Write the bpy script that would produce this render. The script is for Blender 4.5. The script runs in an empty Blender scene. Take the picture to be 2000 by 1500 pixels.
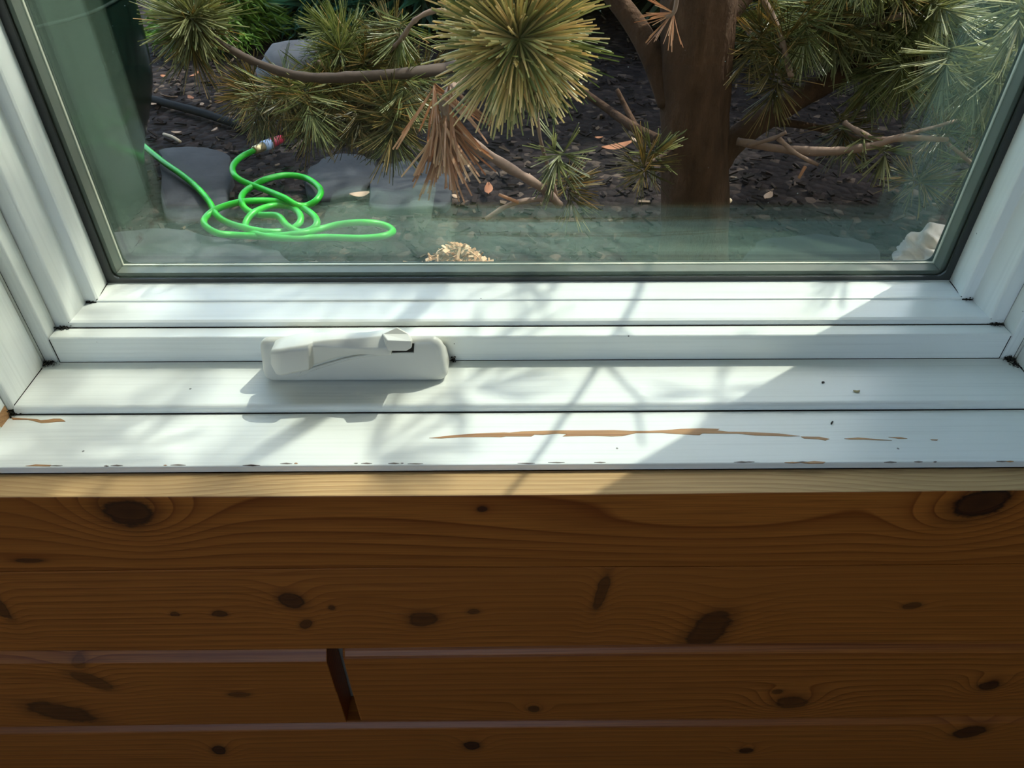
import bpy, math, random
from mathutils import Vector, Matrix, noise as mnoise

random.seed(7)
S = bpy.context.scene
C = S.collection

# ---------------------------------------------------------------- camera, sky, sun, exposure
FPX, PITCH, YAW, ROLL = 1447.86, 0.694378, 0.0152556, -0.0049331
CAMP = Vector((-0.021924, -0.489565, 0.305728))
_fwd = Vector((math.sin(YAW) * math.cos(PITCH), math.cos(YAW) * math.cos(PITCH), -math.sin(PITCH)))
_r0 = Vector((math.cos(YAW), -math.sin(YAW), 0))
_d0 = _fwd.cross(_r0)
_rt = _r0 * math.cos(ROLL) + _d0 * math.sin(ROLL)
_dn = _d0 * math.cos(ROLL) - _r0 * math.sin(ROLL)
cam_d = bpy.data.cameras.new('camera')
cam_d.sensor_width = 36.0
cam_d.sensor_fit = 'HORIZONTAL'
cam_d.lens = FPX / 2000.0 * 36.0
cam_d.clip_start = 0.01
cam = bpy.data.objects.new('camera', cam_d)
C.objects.link(cam)
cam.matrix_world = Matrix(((_rt.x, -_dn.x, -_fwd.x, CAMP.x), (_rt.y, -_dn.y, -_fwd.y, CAMP.y),
                           (_rt.z, -_dn.z, -_fwd.z, CAMP.z), (0, 0, 0, 1)))
S.camera = cam

SUNV = Vector((1.41, 1.0, 2.48)).normalized()      # direction towards the sun
w = bpy.data.worlds.new('sky')
S.world = w
w.use_nodes = True
wt = w.node_tree
wt.nodes.clear()
sky = wt.nodes.new('ShaderNodeTexSky')
sky.sky_type = 'NISHITA'
sky.sun_disc = False
sky.dust_density = 2.0
sky.ozone_density = 0.4
sky.sun_elevation = math.asin(SUNV.z)
sky.sun_rotation = math.atan2(SUNV.x, SUNV.y)
bg = wt.nodes.new('ShaderNodeBackground')
bg.inputs['Strength'].default_value = 0.86
wo = wt.nodes.new('ShaderNodeOutputWorld')
wt.links.new(sky.outputs[0], bg.inputs[0])
wt.links.new(bg.outputs[0], wo.inputs[0])
sl = bpy.data.lights.new('sun', 'SUN')
sl.energy = 6.0
sl.angle = math.radians(0.53)
sl.color = (1.0, 0.97, 0.91)
so = bpy.data.objects.new('sun', sl)
C.objects.link(so)
so.rotation_euler = SUNV.to_track_quat('Z', 'Y').to_euler()
so.location = SUNV * 8
S.view_settings.view_transform = 'Standard'
S.view_settings.look = 'None'
S.view_settings.exposure = 0.0
S.view_settings.gamma = 1.0
S.view_settings.use_curve_mapping = False
S.cycles.transparent_max_bounces = 16
S.cycles.max_bounces = 5
S.cycles.use_adaptive_sampling = True
S.cycles.adaptive_threshold = 0.1
S.cycles.use_light_tree = False
S.cycles.diffuse_bounces = 3
S.cycles.glossy_bounces = 3

# ---------------------------------------------------------------- helpers
def ray(u, v):
    return (_rt * ((u - 1000) / FPX) + _dn * ((v - 750) / FPX) + _fwd)
def onz(u, v, z):
    d = ray(u, v)
    return CAMP + d * ((z - CAMP.z) / d.z)
def ony(u, v, y):
    d = ray(u, v)
    return CAMP + d * ((y - CAMP.y) / d.y)

def tag(o, label=None, cat=None, group=None, kind=None):
    if label: o['label'] = label
    if cat: o['category'] = cat
    if group: o['group'] = group
    if kind: o['kind'] = kind
    return o
def empty(name, loc=(0, 0, 0)):
    o = bpy.data.objects.new(name, None)
    o.empty_display_size = 0.05
    o.location = loc
    C.objects.link(o)
    return o
def obj(name, verts, faces, mat, parent=None, smooth=False, bevel=0.0, seg=2, origin=None):
    me = bpy.data.meshes.new(name)
    me.from_pydata([tuple(v) for v in verts], [], faces)
    me.update()
    if not isinstance(mat, (list, tuple)): mat = [mat]
    for m in mat: me.materials.append(m)
    if smooth:
        me.polygons.foreach_set('use_smooth', [True] * len(me.polygons))
    o = bpy.data.objects.new(name, me)
    C.objects.link(o)
    if parent:
        o.parent = parent
        o.matrix_parent_inverse = Matrix.Translation(-parent_loc(parent))
    if bevel:
        b = o.modifiers.new('bevel', 'BEVEL')
        b.width = bevel
        b.segments = seg
        b.limit_method = 'ANGLE'
        b.angle_limit = math.radians(30)
        b.harden_normals = False
    return o
def parent_loc(p):
    # things carry their place; meshes below them are modelled in world coordinates
    return Vector((0, 0, 0)) if p.parent else Vector(p.location)
def prism(axis, prof, a, b):
    """closed profile swept along X ('x': prof=(y,z)) or Z ('z': prof=(x,y))"""
    n = len(prof)
    vs = []
    for t in (a, b):
        for p in prof:
            vs.append((t, p[0], p[1]) if axis == 'x' else (p[0], p[1], t))
    fs = [tuple(range(n))[::-1], tuple(range(n, 2 * n))]
    for i in range(n):
        j = (i + 1) % n
        fs.append((i, j, n + j, n + i))
    return vs, fs
def boxvf(x0, x1, y0, y1, z0, z1):
    vs = [(x, y, z) for x in (x0, x1) for y in (y0, y1) for z in (z0, z1)]
    fs = [(0, 1, 3, 2), (4, 6, 7, 5), (0, 4, 5, 1), (2, 3, 7, 6), (0, 2, 6, 4), (1, 5, 7, 3)]
    return vs, fs
def fix_normals(o):
    import bmesh
    bm = bmesh.new()
    bm.from_mesh(o.data)
    bmesh.ops.recalc_face_normals(bm, faces=bm.faces)
    bm.to_mesh(o.data)
    bm.free()
    return o
def join(parts):
    vs, fs = [], []
    for v, f in parts:
        n = len(vs)
        vs += list(v)
        fs += [tuple(i + n for i in q) for q in f]
    return vs, fs
def tube(pts, rad, sides=8, cap=True):
    pts = [Vector(p) for p in pts]
    n = len(pts)
    if not isinstance(rad, (list, tuple)): rad = [rad] * n
    vs, fs = [], []
    up = Vector((0.13, 0.27, 0.95)).normalized()
    for i in range(n):
        t = (pts[min(i + 1, n - 1)] - pts[max(i - 1, 0)])
        if t.length < 1e-9: t = Vector((0, 0, 1))
        t.normalize()
        x = up - t * up.dot(t)
        if x.length < 0.05: x = Vector((1, 0, 0)) - t * t.x
        x.normalize()
        up = x
        y = t.cross(x)
        for k in range(sides):
            a = 2 * math.pi * k / sides
            vs.append(pts[i] + (x * math.cos(a) + y * math.sin(a)) * rad[i])
    for i in range(n - 1):
        for k in range(sides):
            a, b = i * sides + k, i * sides + (k + 1) % sides
            fs.append((a, b, b + sides, a + sides))
    if cap:
        fs.append(tuple(range(sides))[::-1])
        fs.append(tuple(range((n - 1) * sides, n * sides)))
    return vs, fs
def catmull(pts, sub=6):
    pts = [Vector(p) for p in pts]
    out = []
    for i in range(len(pts) - 1):
        p0, p1, p2, p3 = pts[max(i - 1, 0)], pts[i], pts[i + 1], pts[min(i + 2, len(pts) - 1)]
        for k in range(sub):
            t = k / sub
            out.append(0.5 * ((2 * p1) + (p2 - p0) * t + (2 * p0 - 5 * p1 + 4 * p2 - p3) * t * t
                              + (3 * p1 - p0 - 3 * p2 + p3) * t ** 3))
    out.append(pts[-1])
    return out
def lerp_list(a, n):
    """piecewise linear resample of a list of numbers to n values"""
    r = []
    for i in range(n):
        t = i / max(n - 1, 1) * (len(a) - 1)
        k = min(int(t), len(a) - 2)
        r.append(a[k] + (a[k + 1] - a[k]) * (t - k))
    return r

# ---------------------------------------------------------------- material helpers
class NT:
    def __init__(s, name):
        s.m = bpy.data.materials.new(name)
        s.m.use_nodes = True
        s.t = s.m.node_tree
        s.t.nodes.clear()
        s.out = s.t.nodes.new('ShaderNodeOutputMaterial')
    def n(s, t, **kw):
        nd = s.t.nodes.new('ShaderNode' + t)
        for k, v in kw.items():
            setattr(nd, k, v)
        return nd
    def link(s, a, b):
        s.t.links.new(a, b)
    def set(s, sock, v):
        if hasattr(v, 'is_linked') or hasattr(v, 'links'):
            s.t.links.new(v, sock)
        else:
            sock.default_value = v
    def math(s, op, a, b=None, clamp=False):
        nd = s.n('Math', operation=op, use_clamp=clamp)
        s.set(nd.inputs[0], a)
        if b is not None: s.set(nd.inputs[1], b)
        return nd.outputs[0]
    def vscale(s, vec, sc):
        nd = s.n('VectorMath', operation='MULTIPLY')
        s.link(vec, nd.inputs[0])
        nd.inputs[1].default_value = sc
        return nd.outputs[0]
    def noise(s, vec, scale, detail=3, rough=0.55):
        nd = s.n('TexNoise')
        if vec is not None: s.link(vec, nd.inputs['Vector'])
        nd.inputs['Scale'].default_value = scale
        nd.inputs['Detail'].default_value = detail
        nd.inputs['Roughness'].default_value = rough
        return nd.outputs[0]
    def ramp(s, fac, stops, interp='LINEAR'):
        nd = s.n('ValToRGB')
        s.link(fac, nd.inputs[0])
        cr = nd.color_ramp
        cr.interpolation = interp
        while len(cr.elements) < len(stops): cr.elements.new(0.5)
        for e, (p, c) in zip(cr.elements, stops):
            e.position = p
            e.color = (c[0], c[1], c[2], 1) if hasattr(c, '__len__') else (c, c, c, 1)
        return nd.outputs[0]
    def mix(s, fac, a, b, mode='MIX'):
        nd = s.n('Mix', data_type='RGBA', blend_type=mode)
        s.set(nd.inputs[0], fac)
        for sk, v in ((nd.inputs[6], a), (nd.inputs[7], b)):
            if hasattr(v, 'links'): s.link(v, sk)
            else: sk.default_value = (v[0], v[1], v[2], 1)
        return nd.outputs[2]
    def bump(s, h, strength=0.3, dist=0.001):
        nd = s.n('Bump')
        nd.inputs['Strength'].default_value = strength
        nd.inputs['Distance'].default_value = dist
        s.link(h, nd.inputs['Height'])
        return nd.outputs[0]
    def principled(s, col, rough=0.5, normal=None, spec=0.5, metal=0.0, **kw):
        p = s.n('BsdfPrincipled')
        if hasattr(col, 'links'): s.link(col, p.inputs['Base Color'])
        else: p.inputs['Base Color'].default_value = (col[0], col[1], col[2], 1)
        s.set(p.inputs['Roughness'], rough)
        p.inputs['Specular IOR Level'].default_value = spec
        p.inputs['Metallic'].default_value = metal
        if normal is not None: s.link(normal, p.inputs['Normal'])
        for k, v in kw.items(): s.set(p.inputs[k.replace('_', ' ')], v)
        s.link(p.outputs[0], s.out.inputs[0])
        return p
    def obco(s):
        return s.n('TexCoord').outputs['Object']

def plain(name, col, rough=0.5, metal=0.0, spec=0.5, var=0.12, scale=60, bump=0.15):
    t = NT(name)
    co = t.obco()
    nz = t.noise(co, scale, 4)
    c = t.mix(t.math('MULTIPLY', nz, var * 2), col, tuple(x * 0.45 for x in col))
    t.principled(c, rough, t.bump(nz, bump, 0.0008), spec, metal)
    return t.m

def paint(name, col, streak, rough=0.42, spots=True):
    """old brushed white paint: streaks along the length, sparse dark specks, faint yellowing"""
    t = NT(name)
    co = t.obco()
    sv = t.vscale(co, streak)
    st = t.noise(sv, 1.0, 4, 0.6)
    big = t.noise(co, 7.0, 3)
    c = t.mix(t.ramp(big, [(0.4, 0.0), (0.75, 0.55)]), col, (col[0] * .95, col[1] * .94, col[2] * .84))
    c = t.mix(t.ramp(st, [(0.36, 0.16), (0.5, 0.0)]), c, (col[0] * .62, col[1] * .62, col[2] * .6))
    if spots:
        v = t.n('TexVoronoi')
        t.link(co, v.inputs['Vector'])
        v.inputs['Scale'].default_value = 55.0
        rnd = t.n('SeparateColor')
        t.link(v.outputs['Color'], rnd.inputs[0])
        lim = t.math('MULTIPLY', t.math('GREATER_THAN', rnd.outputs[0], 0.72), t.math('MULTIPLY', rnd.outputs[1], 0.055))
        sp = t.math('LESS_THAN', v.outputs['Distance'], lim)
        c = t.mix(t.math('MULTIPLY', sp, 0.75), c, (0.08, 0.07, 0.05))
    t.principled(c, rough, t.bump(st, 0.25, 0.0006), 0.45)
    return t.m

def wood(name, light, dark, freq=95.0, knots=(), flames=(), seed=0.0, yk=0.55, warp=1.6, contrast=1.0, rough=0.45, fine=0.5, coat=0.0):
    """pine board: growth bands along X bent round knots.
    knots: (x,z,rx,rz,angle,bump,core)  flames: (x,z,rx,rz,bump)"""
    t = NT(name)
    co = t.obco()
    xyz = t.n('SeparateXYZ')
    t.link(co, xyz.inputs[0])
    mp = t.n('Mapping')
    mp.inputs['Location'].default_value = (seed * 3.1, seed * 1.7, seed * 2.3)
    mp.inputs['Scale'].default_value = (1.6, 9.0, 9.0)
    t.link(co, mp.inputs[0])
    wz = t.noise(mp.outputs[0], 1.0, 2, 0.4)
    phi = t.math('ADD', t.math('MULTIPLY', xyz.outputs[2], freq), t.math('MULTIPLY', xyz.outputs[1], freq * yk))
    phi = t.math('ADD', phi, t.math('MULTIPLY', wz, warp * 3))
    core = None
    kn = t.noise(t.vscale(co, (40.0, 40.0, 70.0)), 1.0, 4, 0.65)
    for (x, z, rx, rz, a, B, cr) in knots:
        m = t.n('Mapping', vector_type='TEXTURE')
        m.inputs['Location'].default_value = (x, 0, z)
        m.inputs['Rotation'].default_value = (0, a, 0)
        m.inputs['Scale'].default_value = (rx, 50.0, rz)
        t.link(co, m.inputs[0])
        ln = t.n('VectorMath', operation='LENGTH')
        t.link(m.outputs[0], ln.inputs[0])
        d = ln.outputs['Value']
        e = t.math('EXPONENT', t.math('MULTIPLY', t.math('MULTIPLY', d, d), -0.16))
        phi = t.math('ADD', phi, t.math('MULTIPLY', e, B))
        if cr > 0:
            dd = t.math('ADD', d, t.math('MULTIPLY', t.math('SUBTRACT', kn, 0.5), 1.1))
            kr = t.ramp(t.math('MULTIPLY', dd, 0.5), [(0.0, 0.93 * cr), (0.36, 0.86 * cr), (0.47, 1.0 * cr), (0.56, 0.45 * cr), (0.80, 0.12 * cr), (1.0, 0.0)])
            core = kr if core is None else t.math('MAXIMUM', core, kr)
    for (x, z, rx, rz, B) in flames:
        m = t.n('Mapping', vector_type='TEXTURE')
        m.inputs['Location'].default_value = (x, 0, z)
        m.inputs['Scale'].default_value = (rx, 50.0, rz)
        t.link(co, m.inputs[0])
        ln = t.n('VectorMath', operation='LENGTH')
        t.link(m.outputs[0], ln.inputs[0])
        d = ln.outputs['Value']
        e = t.math('EXPONENT', t.math('MULTIPLY', t.math('MULTIPLY', d, d), -1.0))
        phi = t.math('ADD', phi, t.math('MULTIPLY', e, B))
    fr = t.math('FRACT', phi)
    band = t.ramp(fr, [(0.0, 0.0), (0.35, 0.12), (0.78, 0.55), (0.93, 1.0), (1.0, 0.0)])
    fv = t.vscale(co, (14.0, 900.0, 900.0))
    fib = t.noise(fv, 1.0, 3, 0.6)
    bigm = t.vscale(co, (2.5, 12.0, 12.0))
    big = t.noise(bigm, 1.0, 3)
    c = t.mix(t.math('MULTIPLY', band, contrast, clamp=True), light, dark)
    c = t.mix(t.math('MULTIPLY', t.ramp(fib, [(0.35, 1.0), (0.6, 0.0)]), fine), c, tuple(x * 0.62 for x in dark))
    c = t.mix(t.ramp(big, [(0.35, 0.0), (0.75, 0.6)]), c, tuple(a * 0.62 + b * 0.2 for a, b in zip(light, dark)))
    if core is not None:
        c = t.mix(core, c, (0.026, 0.009, 0.004))
    h = t.math('SUBTRACT', t.math('MULTIPLY', fib, 0.5), band)
    t.principled(c, rough, t.bump(h, 0.12, 0.0006), 0.4, Coat_Weight=coat, Coat_Roughness=0.35)
    return t.m

# ---------------------------------------------------------------- materials
WHITE = (0.85, 0.87, 0.82)
M_H = paint('white_paint_horizontal', WHITE, (6.0, 420.0, 420.0))
M_V = paint('white_paint_vertical', WHITE, (420.0, 420.0, 6.0))
M_SASH = paint('white_sash_enamel', (0.85, 0.87, 0.83), (4.0, 120.0, 120.0), 0.3)
M_SASHV = paint('white_sash_enamel_upright', (0.85, 0.87, 0.83), (120.0, 120.0, 4.0), 0.3)
M_PLASTIC = plain('ivory_plastic', (0.74, 0.72, 0.63), 0.32, var=0.04, scale=20, bump=0.02)
M_GASKET = plain('dark_rubber_gasket', (0.030, 0.034, 0.032), 0.35, var=0.1)
M_SPACER = plain('dull_spacer', (0.105, 0.100, 0.080), 0.45, var=0.2)
M_SPACERE = plain('spacer_lip', (0.62, 0.56, 0.45), 0.4, var=0.1)
M_DIRT_SHADE = plain('black_grime_and_slot_shade', (0.018, 0.016, 0.010), 0.95, var=0.3, scale=400, bump=0.6)  # grime in corners and joints; also the painted shade below the crank hub
M_BAREWOOD = wood('bare_peeled_wood', (0.55, 0.30, 0.13), (0.34, 0.16, 0.06), 260, warp=0.8, fine=0.5)

def glass_mat():
    t = NT('window_glass')
    co = t.obco()
    tr = t.n('BsdfTransparent')
    tr.inputs[0].default_value = (0.955, 0.975, 0.955, 1)
    gl = t.n('BsdfGlossy')
    gl.inputs['Color'].default_value = (0.76, 1.0, 0.89, 1)
    gl.inputs['Roughness'].default_value = 0.0
    lw = t.n('LayerWeight')
    lw.inputs[0].default_value = 0.5
    f5 = t.math('POWER', lw.outputs['Facing'], 5.0)      # Schlick reflectance of one coated face
    fac = t.math('ADD', t.math('MULTIPLY', f5, 0.9), 0.058, clamp=True)
    mx = t.n('MixShader')
    t.link(fac, mx.inputs[0])
    t.link(tr.outputs[0], mx.inputs[1])
    t.link(gl.outputs[0], mx.inputs[2])
    v = t.n('TexVoronoi')
    t.link(co, v.inputs['Vector'])
    v.inputs['Scale'].default_value = 95.0
    sc = t.n('SeparateColor')
    t.link(v.outputs['Color'], sc.inputs[0])
    lim = t.math('MULTIPLY', t.math('GREATER_THAN', sc.outputs[0], 0.6), t.math('MULTIPLY', sc.outputs[1], 0.05))
    dust = t.math('LESS_THAN', v.outputs['Distance'], lim)
    df = t.n('BsdfDiffuse')
    df.inputs[0].default_value = (0.75, 0.75, 0.72, 1)
    m2 = t.n('MixShader')
    t.link(t.math('MULTIPLY', dust, 0.5), m2.inputs[0])
    t.link(mx.outputs[0], m2.inputs[1])
    t.link(df.outputs[0], m2.inputs[2])
    t.link(m2.outputs[0], t.out.inputs[0])
    return t.m
M_GLASS = glass_mat()

# ================================================================= THE SETTING
WALLY = -0.181          # room face of the plank wall
ZG = -0.028             # inner sill board
ZJ = -0.0342            # outer (room side) sill board
ZL = -0.0402            # top edge of the upper plank

# --- room shell -------------------------------------------------------------
M_ROOM = wood('room_pine_boarding', (0.50, 0.30, 0.13), (0.34, 0.17, 0.06), 60, seed=9)
M_FLOOR = wood('room_floor_boards', (0.30, 0.17, 0.08), (0.24, 0.12, 0.05), 40, seed=4, yk=1.0)
M_CEIL = plain('ceiling_plaster', (0.82, 0.80, 0.75), 0.9, scale=30)
RX0, RX1, RY0, RZ0, RZ1 = -1.9, 1.9, -3.4, -0.85, 1.60
tag(obj('floor', *boxvf(RX0, RX1, RY0, WALLY - 0.001, RZ0 - 0.1, RZ0), M_FLOOR), kind='structure')
tag(obj('ceiling', *boxvf(RX0 - .1, RX1 + .1, RY0 - .1, 0.06, RZ1, RZ1 + 0.1), M_CEIL), kind='structure')
tag(obj('wall_left', *boxvf(RX0 - .1, RX0, RY0, 0.0, RZ0, RZ1), M_ROOM), kind='structure')
tag(obj('wall_right', *boxvf(RX1, RX1 + .1, RY0, 0.0, RZ0, RZ1), M_ROOM), kind='structure')
# the wall behind the camera with an added high opening that lets in fill light
bw = join([boxvf(RX0, -1.75, RY0 - .1, RY0, RZ0, RZ1), boxvf(0.5, RX1, RY0 - .1, RY0, RZ0, RZ1),
           boxvf(-1.75, 0.5, RY0 - .1, RY0, 1.40, RZ1), boxvf(-1.75, 0.5, RY0 - .1, RY0, RZ0, 0.20)])
tag(obj('wall_back', *bw, M_ROOM), kind='structure')
# the window wall: solid core with the window hole
WX, WB, WT = 0.375, -0.075, 1.12
core_parts = [boxvf(RX0, -WX, -0.160, 0.055, RZ0, RZ1), boxvf(WX, RX1, -0.160, 0.055, RZ0, RZ1),
              boxvf(-WX, WX, -0.160, 0.055, WT, RZ1), boxvf(-WX, WX, -0.160, 0.055, RZ0, WB),
              boxvf(-4.0, RX0, -0.160, 0.055, RZ0, 2.9), boxvf(RX1, 4.0, -0.160, 0.055, RZ0, 2.9), boxvf(RX0, RX1, -0.160, 0.055, RZ1, 2.9)]  # unseen outer wall, added to keep sky light off the ground
wall = tag(obj('wall_front', *join(core_parts), plain('wall_core', (0.35, 0.30, 0.22), 0.9)), kind='structure')

tag(obj('added_shade_eaves', *boxvf(-4.0, 4.0, -0.60, 0.45, 2.9, 3.0), plain('added_eaves_board', (0.30, 0.22, 0.15), 0.8)), kind='structure')  # unseen overhang added to darken the ground outside
# --- planks of the wall under the window -------------------------------------
def pxk(u, v, ru, rv, a, B, cr):
    p = ony(u, v, WALLY)
    return (p.x, p.z, abs(ony(u + ru, v, WALLY).x - p.x), abs(ony(u, v + rv, WALLY).z - p.z), a, B, cr)
def pxf(u, v, ru, rv, B):
    p = ony(u, v, WALLY)
    return (p.x, p.z, abs(ony(u + ru, v, WALLY).x - p.x), abs(ony(u, v + rv, WALLY).z - p.z), B)
LT, DK = (0.56, 0.178, 0.026), (0.25, 0.056, 0.006)
Z1, Z2, Z3 = -0.1150, -0.2135, -0.3265
mat1 = wood('pine_top_plank', LT, DK, 62, yk=0.2, warp=0.9, contrast=1.0, seed=1.0, coat=0.04,
            knots=[pxk(250, 1003, 47, 26, -0.05, 4.0, 0.95), pxk(1915, 986, 52, 25, -0.45, 4.0, 1.0),
                   pxk(942, 994, 9, 5, 0, 0.4, 0.9), pxk(55, 1096, 26, 4, 0, 0.5, 0.8)],
            flames=[pxf(1380, 1035, 520, 50, 1.9), pxf(300, 1010, 260, 60, 1.0)])
mat2 = wood('pine_second_plank', LT, DK, 130, yk=0.2, warp=0.5, contrast=0.7, seed=2.0, coat=0.04,
            knots=[pxk(570, 1172, 21, 15, -0.6, 2.2, 0.9), pxk(1175, 1155, 11, 32, 0.12, 1.6, 0.75),
                   pxk(1385, 1230, 36, 32, 0.3, 3.0, 0.85), pxk(825, 1208, 27, 14, 0, 1.5, 0.8),
                   pxk(1780, 1180, 16, 6, -0.2, 1.0, 0.75), pxk(598, 1218, 10, 9, 0.5, 0.6, 0.8),
                   pxk(430, 1197, 13, 6, 0, 0.5, 0.85), pxk(343, 1197, 9, 5, 0, 0.3, 0.8), pxk(0, 1180, 12, 26, 0, 1.2, 0.8),
                   pxk(925, 1194, 13, 6, 0, 0.4, 0.75), pxk(648, 1185, 7, 5, 0, 0.2, 0.8)])
mat3l = wood('pine_third_plank_short', LT, DK, 150, yk=0.2, warp=0.4, contrast=0.75, seed=3.0, coat=0.04,
             knots=[pxk(185, 1315, 44, 10, 0.85, 1.5, 0.7), pxk(125, 1380, 62, 15, 0.5, 2.0, 0.85),
                    pxk(472, 1344, 20, 6, 0, 0.8, 0.7), pxk(160, 1282, 14, 10, 0.3, 0.5, 0.5)])
mat3r = wood('pine_third_plank_long', LT, DK, 120, yk=0.2, warp=0.5, contrast=0.9, seed=4.0, coat=0.04,
             knots=[pxk(1540, 1362, 30, 11, 0.05, 4.5, 0.8), pxk(1927, 1329, 20, 9, -0.15, 4.0, 0.95),
                    pxk(1042, 1375, 10, 6, -0.4, 2.0, 0.85), pxk(1515, 1340, 11, 4, 0, 0.6, 0.7)],
             flames=[pxf(1100, 1382, 300, 22, 2.2)])
mat4 = wood('pine_fourth_plank', LT, DK, 110, yk=0.2, warp=0.6, contrast=0.7, seed=5.0, coat=0.04,
            knots=[pxk(433, 1447, 14, 8, 0.15, 2.2, 1.0), pxk(923, 1440, 16, 8, -0.1, 2.2, 1.0),
                   pxk(1453, 1449, 13, 5, 0, 2.0, 0.95), pxk(1884, 1413, 28, 10, -0.4, 2.6, 0.95)])
M_RAW = wood('raw_pine_edge', (0.64, 0.42, 0.19), (0.40, 0.21, 0.075), 140, yk=1.9, warp=0.9, contrast=0.75, seed=6.0, fine=0.35, rough=0.7,
             knots=[(ony(250, 950, WALLY).x, ZL, 0.03, 0.02, 0, 3.0, 0), (ony(1915, 940, WALLY).x, ZL, 0.035, 0.02, 0, 3.5, 0)])
YB = -0.1605
def plank(prof, x0, x1, mats, topface=False, bev=0.0012):
    nseg = 24
    n = len(prof)
    vs, fs = [], []
    for s in range(nseg + 1):
        x = x0 + (x1 - x0) * s / nseg
        for (y, z) in prof:
            wv = 0.0006 * math.sin(x * 9 + z * 30)
            vs.append((x, y + (wv if y < YB - 0.002 else 0), z))
    for s in range(nseg):
        for i in range(n):
            j = (i + 1) % n
            fs.append((s * n + i, s * n + j, (s + 1) * n + j, (s + 1) * n + i))
    fs.append(tuple(range(n))[::-1])
    fs.append(tuple(range(nseg * n, nseg * n + n)))
    o = obj('plank', vs, fs, mats, wall, bevel=bev)
    fix_normals(o)
    if topface:
        for p in o.data.polygons:
            if p.normal.z > 0.8: p.material_index = 1
    return o
F0 = WALLY
plank([(YB, ZL), (F0, ZL), (F0 + .0004, Z1 + .0001), (YB, Z1 + .0001)], RX0, RX1, [mat1, M_RAW], True, 0.0009)
plank([(YB, Z1), (F0 + .0002, Z1), (F0 - .0010, -.140), (F0 - .0010, -.1670), (F0 - .0001, -.1674),
       (F0 - .0002, Z2 + .0004), (YB, Z2 + .0004)], RX0, RX1, mat2, bev=.0003)
XE = ony(672, 1340, WALLY - .006).x
plank([(YB, Z2), (F0 + .0002, Z2), (F0 - .0066, Z2 - .0078), (F0 - .0066, -.2700), (F0 - .0054, -.2706),
       (F0 - .0040, Z3 + .0006), (YB, Z3 + .0006)], RX0, XE - .0075, mat3l)
plank([(YB, Z2), (F0 + .0002, Z2), (F0 - .0046, Z2 - .0072), (F0 - .0050, -.27), (F0 - .0036, Z3 + .0006), (YB, Z3 + .0006)],
      XE + .0040, RX1, mat3r, bev=0.0022)
plank([(YB, Z3), (F0 - .0026, Z3), (F0 - .0074, Z3 - .0055), (F0 - .0080, -.38), (F0 - .0060, -.437), (YB, -.437)], RX0, RX1, mat4)
mat5 = wood('pine_lower_planks', LT, DK, 100, yk=0.2, warp=0.6, contrast=0.5, seed=8.0)
for k in range(4):
    za = -.4376 - k * .103
    plank([(YB, za), (F0 - .0026, za), (F0 - .0074, za - .0055), (F0 - .0070, za - .1024), (YB, za - .1024)], RX0, RX1, mat5)

# --- window ------------------------------------------------------------------
win = tag(empty('window_1', (0, -0.06, -0.04)), kind='structure')
WTOP = 1.06
def hpiece(name, prof, x0, x1, mat, bevel=0.001, parent=win, seg=2):
    return fix_normals(obj(name, *prism('x', prof, x0, x1), mat, parent, bevel=bevel, seg=seg))
def vpiece(name, prof, side, z0, z1, mat, bevel=0.001, parent=win, seg=2):
    pr = [(x * side, y) for x, y in prof]
    return fix_normals(obj(name, *prism('z', pr, z0, z1), mat, parent, bevel=bevel, seg=seg))
# glazed sash: bottom rail and stiles
rail = [(0.020, 0.003), (0.0005, 0.0012), (0.0, 0.0005), (-0.0215, -0.0001), (-0.0232, -0.0004), (-0.0236, -0.0016), (-0.0455, -0.0022),
        (-0.0477, -0.0032), (-0.0482, -0.0066), (-0.044, -0.016), (0.020, -0.016)]
hpiece('sash_rail', rail, -0.350, 0.350, M_SASH, 0.0006)
toprail = [(y, WTOP - 0.03 - z) for y, z in rail]
hpiece('sash_rail', toprail, -0.350, 0.350, M_SASH, 0.0006)
stile = [(0.325, 0.020), (0.325, 0.0), (0.3232, -0.021), (0.3240, -0.0232), (0.3315, -0.0238), (0.3332, -0.0460),
         (0.3345, -0.0477), (0.350, -0.0477), (0.350, 0.020)]
for sd in (-1, 1):
    vpiece('sash_stile', stile, sd, -0.0045, WTOP - 0.03, M_SASHV, 0.0007)
# fixed frame: stops in front of the sash, all round
stop = [(-0.0493, -0.0068), (-0.0608, -0.0062), (-0.0617, -0.0070), (-0.0617, -0.0285), (-0.0495, -0.0285)]
hpiece('frame_stop', stop, -0.3437, 0.3437, M_H, 0.0004)
fst = [(0.3444, -0.0482), (0.3444, -0.0606), (0.3454, -0.0617), (0.3540, -0.0617), (0.3540, -0.0640), (0.374, -0.0640), (0.374, 0.045), (0.352, 0.045), (0.352, -0.0482)]
for sd in (-1, 1):
    vpiece('frame_jamb', fst, sd, -0.0285, WTOP, M_V, 0.0006)
hpiece('frame_head', [(0.045, WTOP - 0.02), (-0.0640, WTOP - 0.02), (-0.0640, WT - .002), (0.045, WT - .002)], -0.352, 0.352, M_H)
hpiece('frame_sill', [(0.054, -0.045), (0.054, -0.036), (0.022, -0.020), (-0.0490, -0.018), (-0.0490, -0.0290), (-0.06, -0.045)], -0.374, 0.374, M_H)
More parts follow.
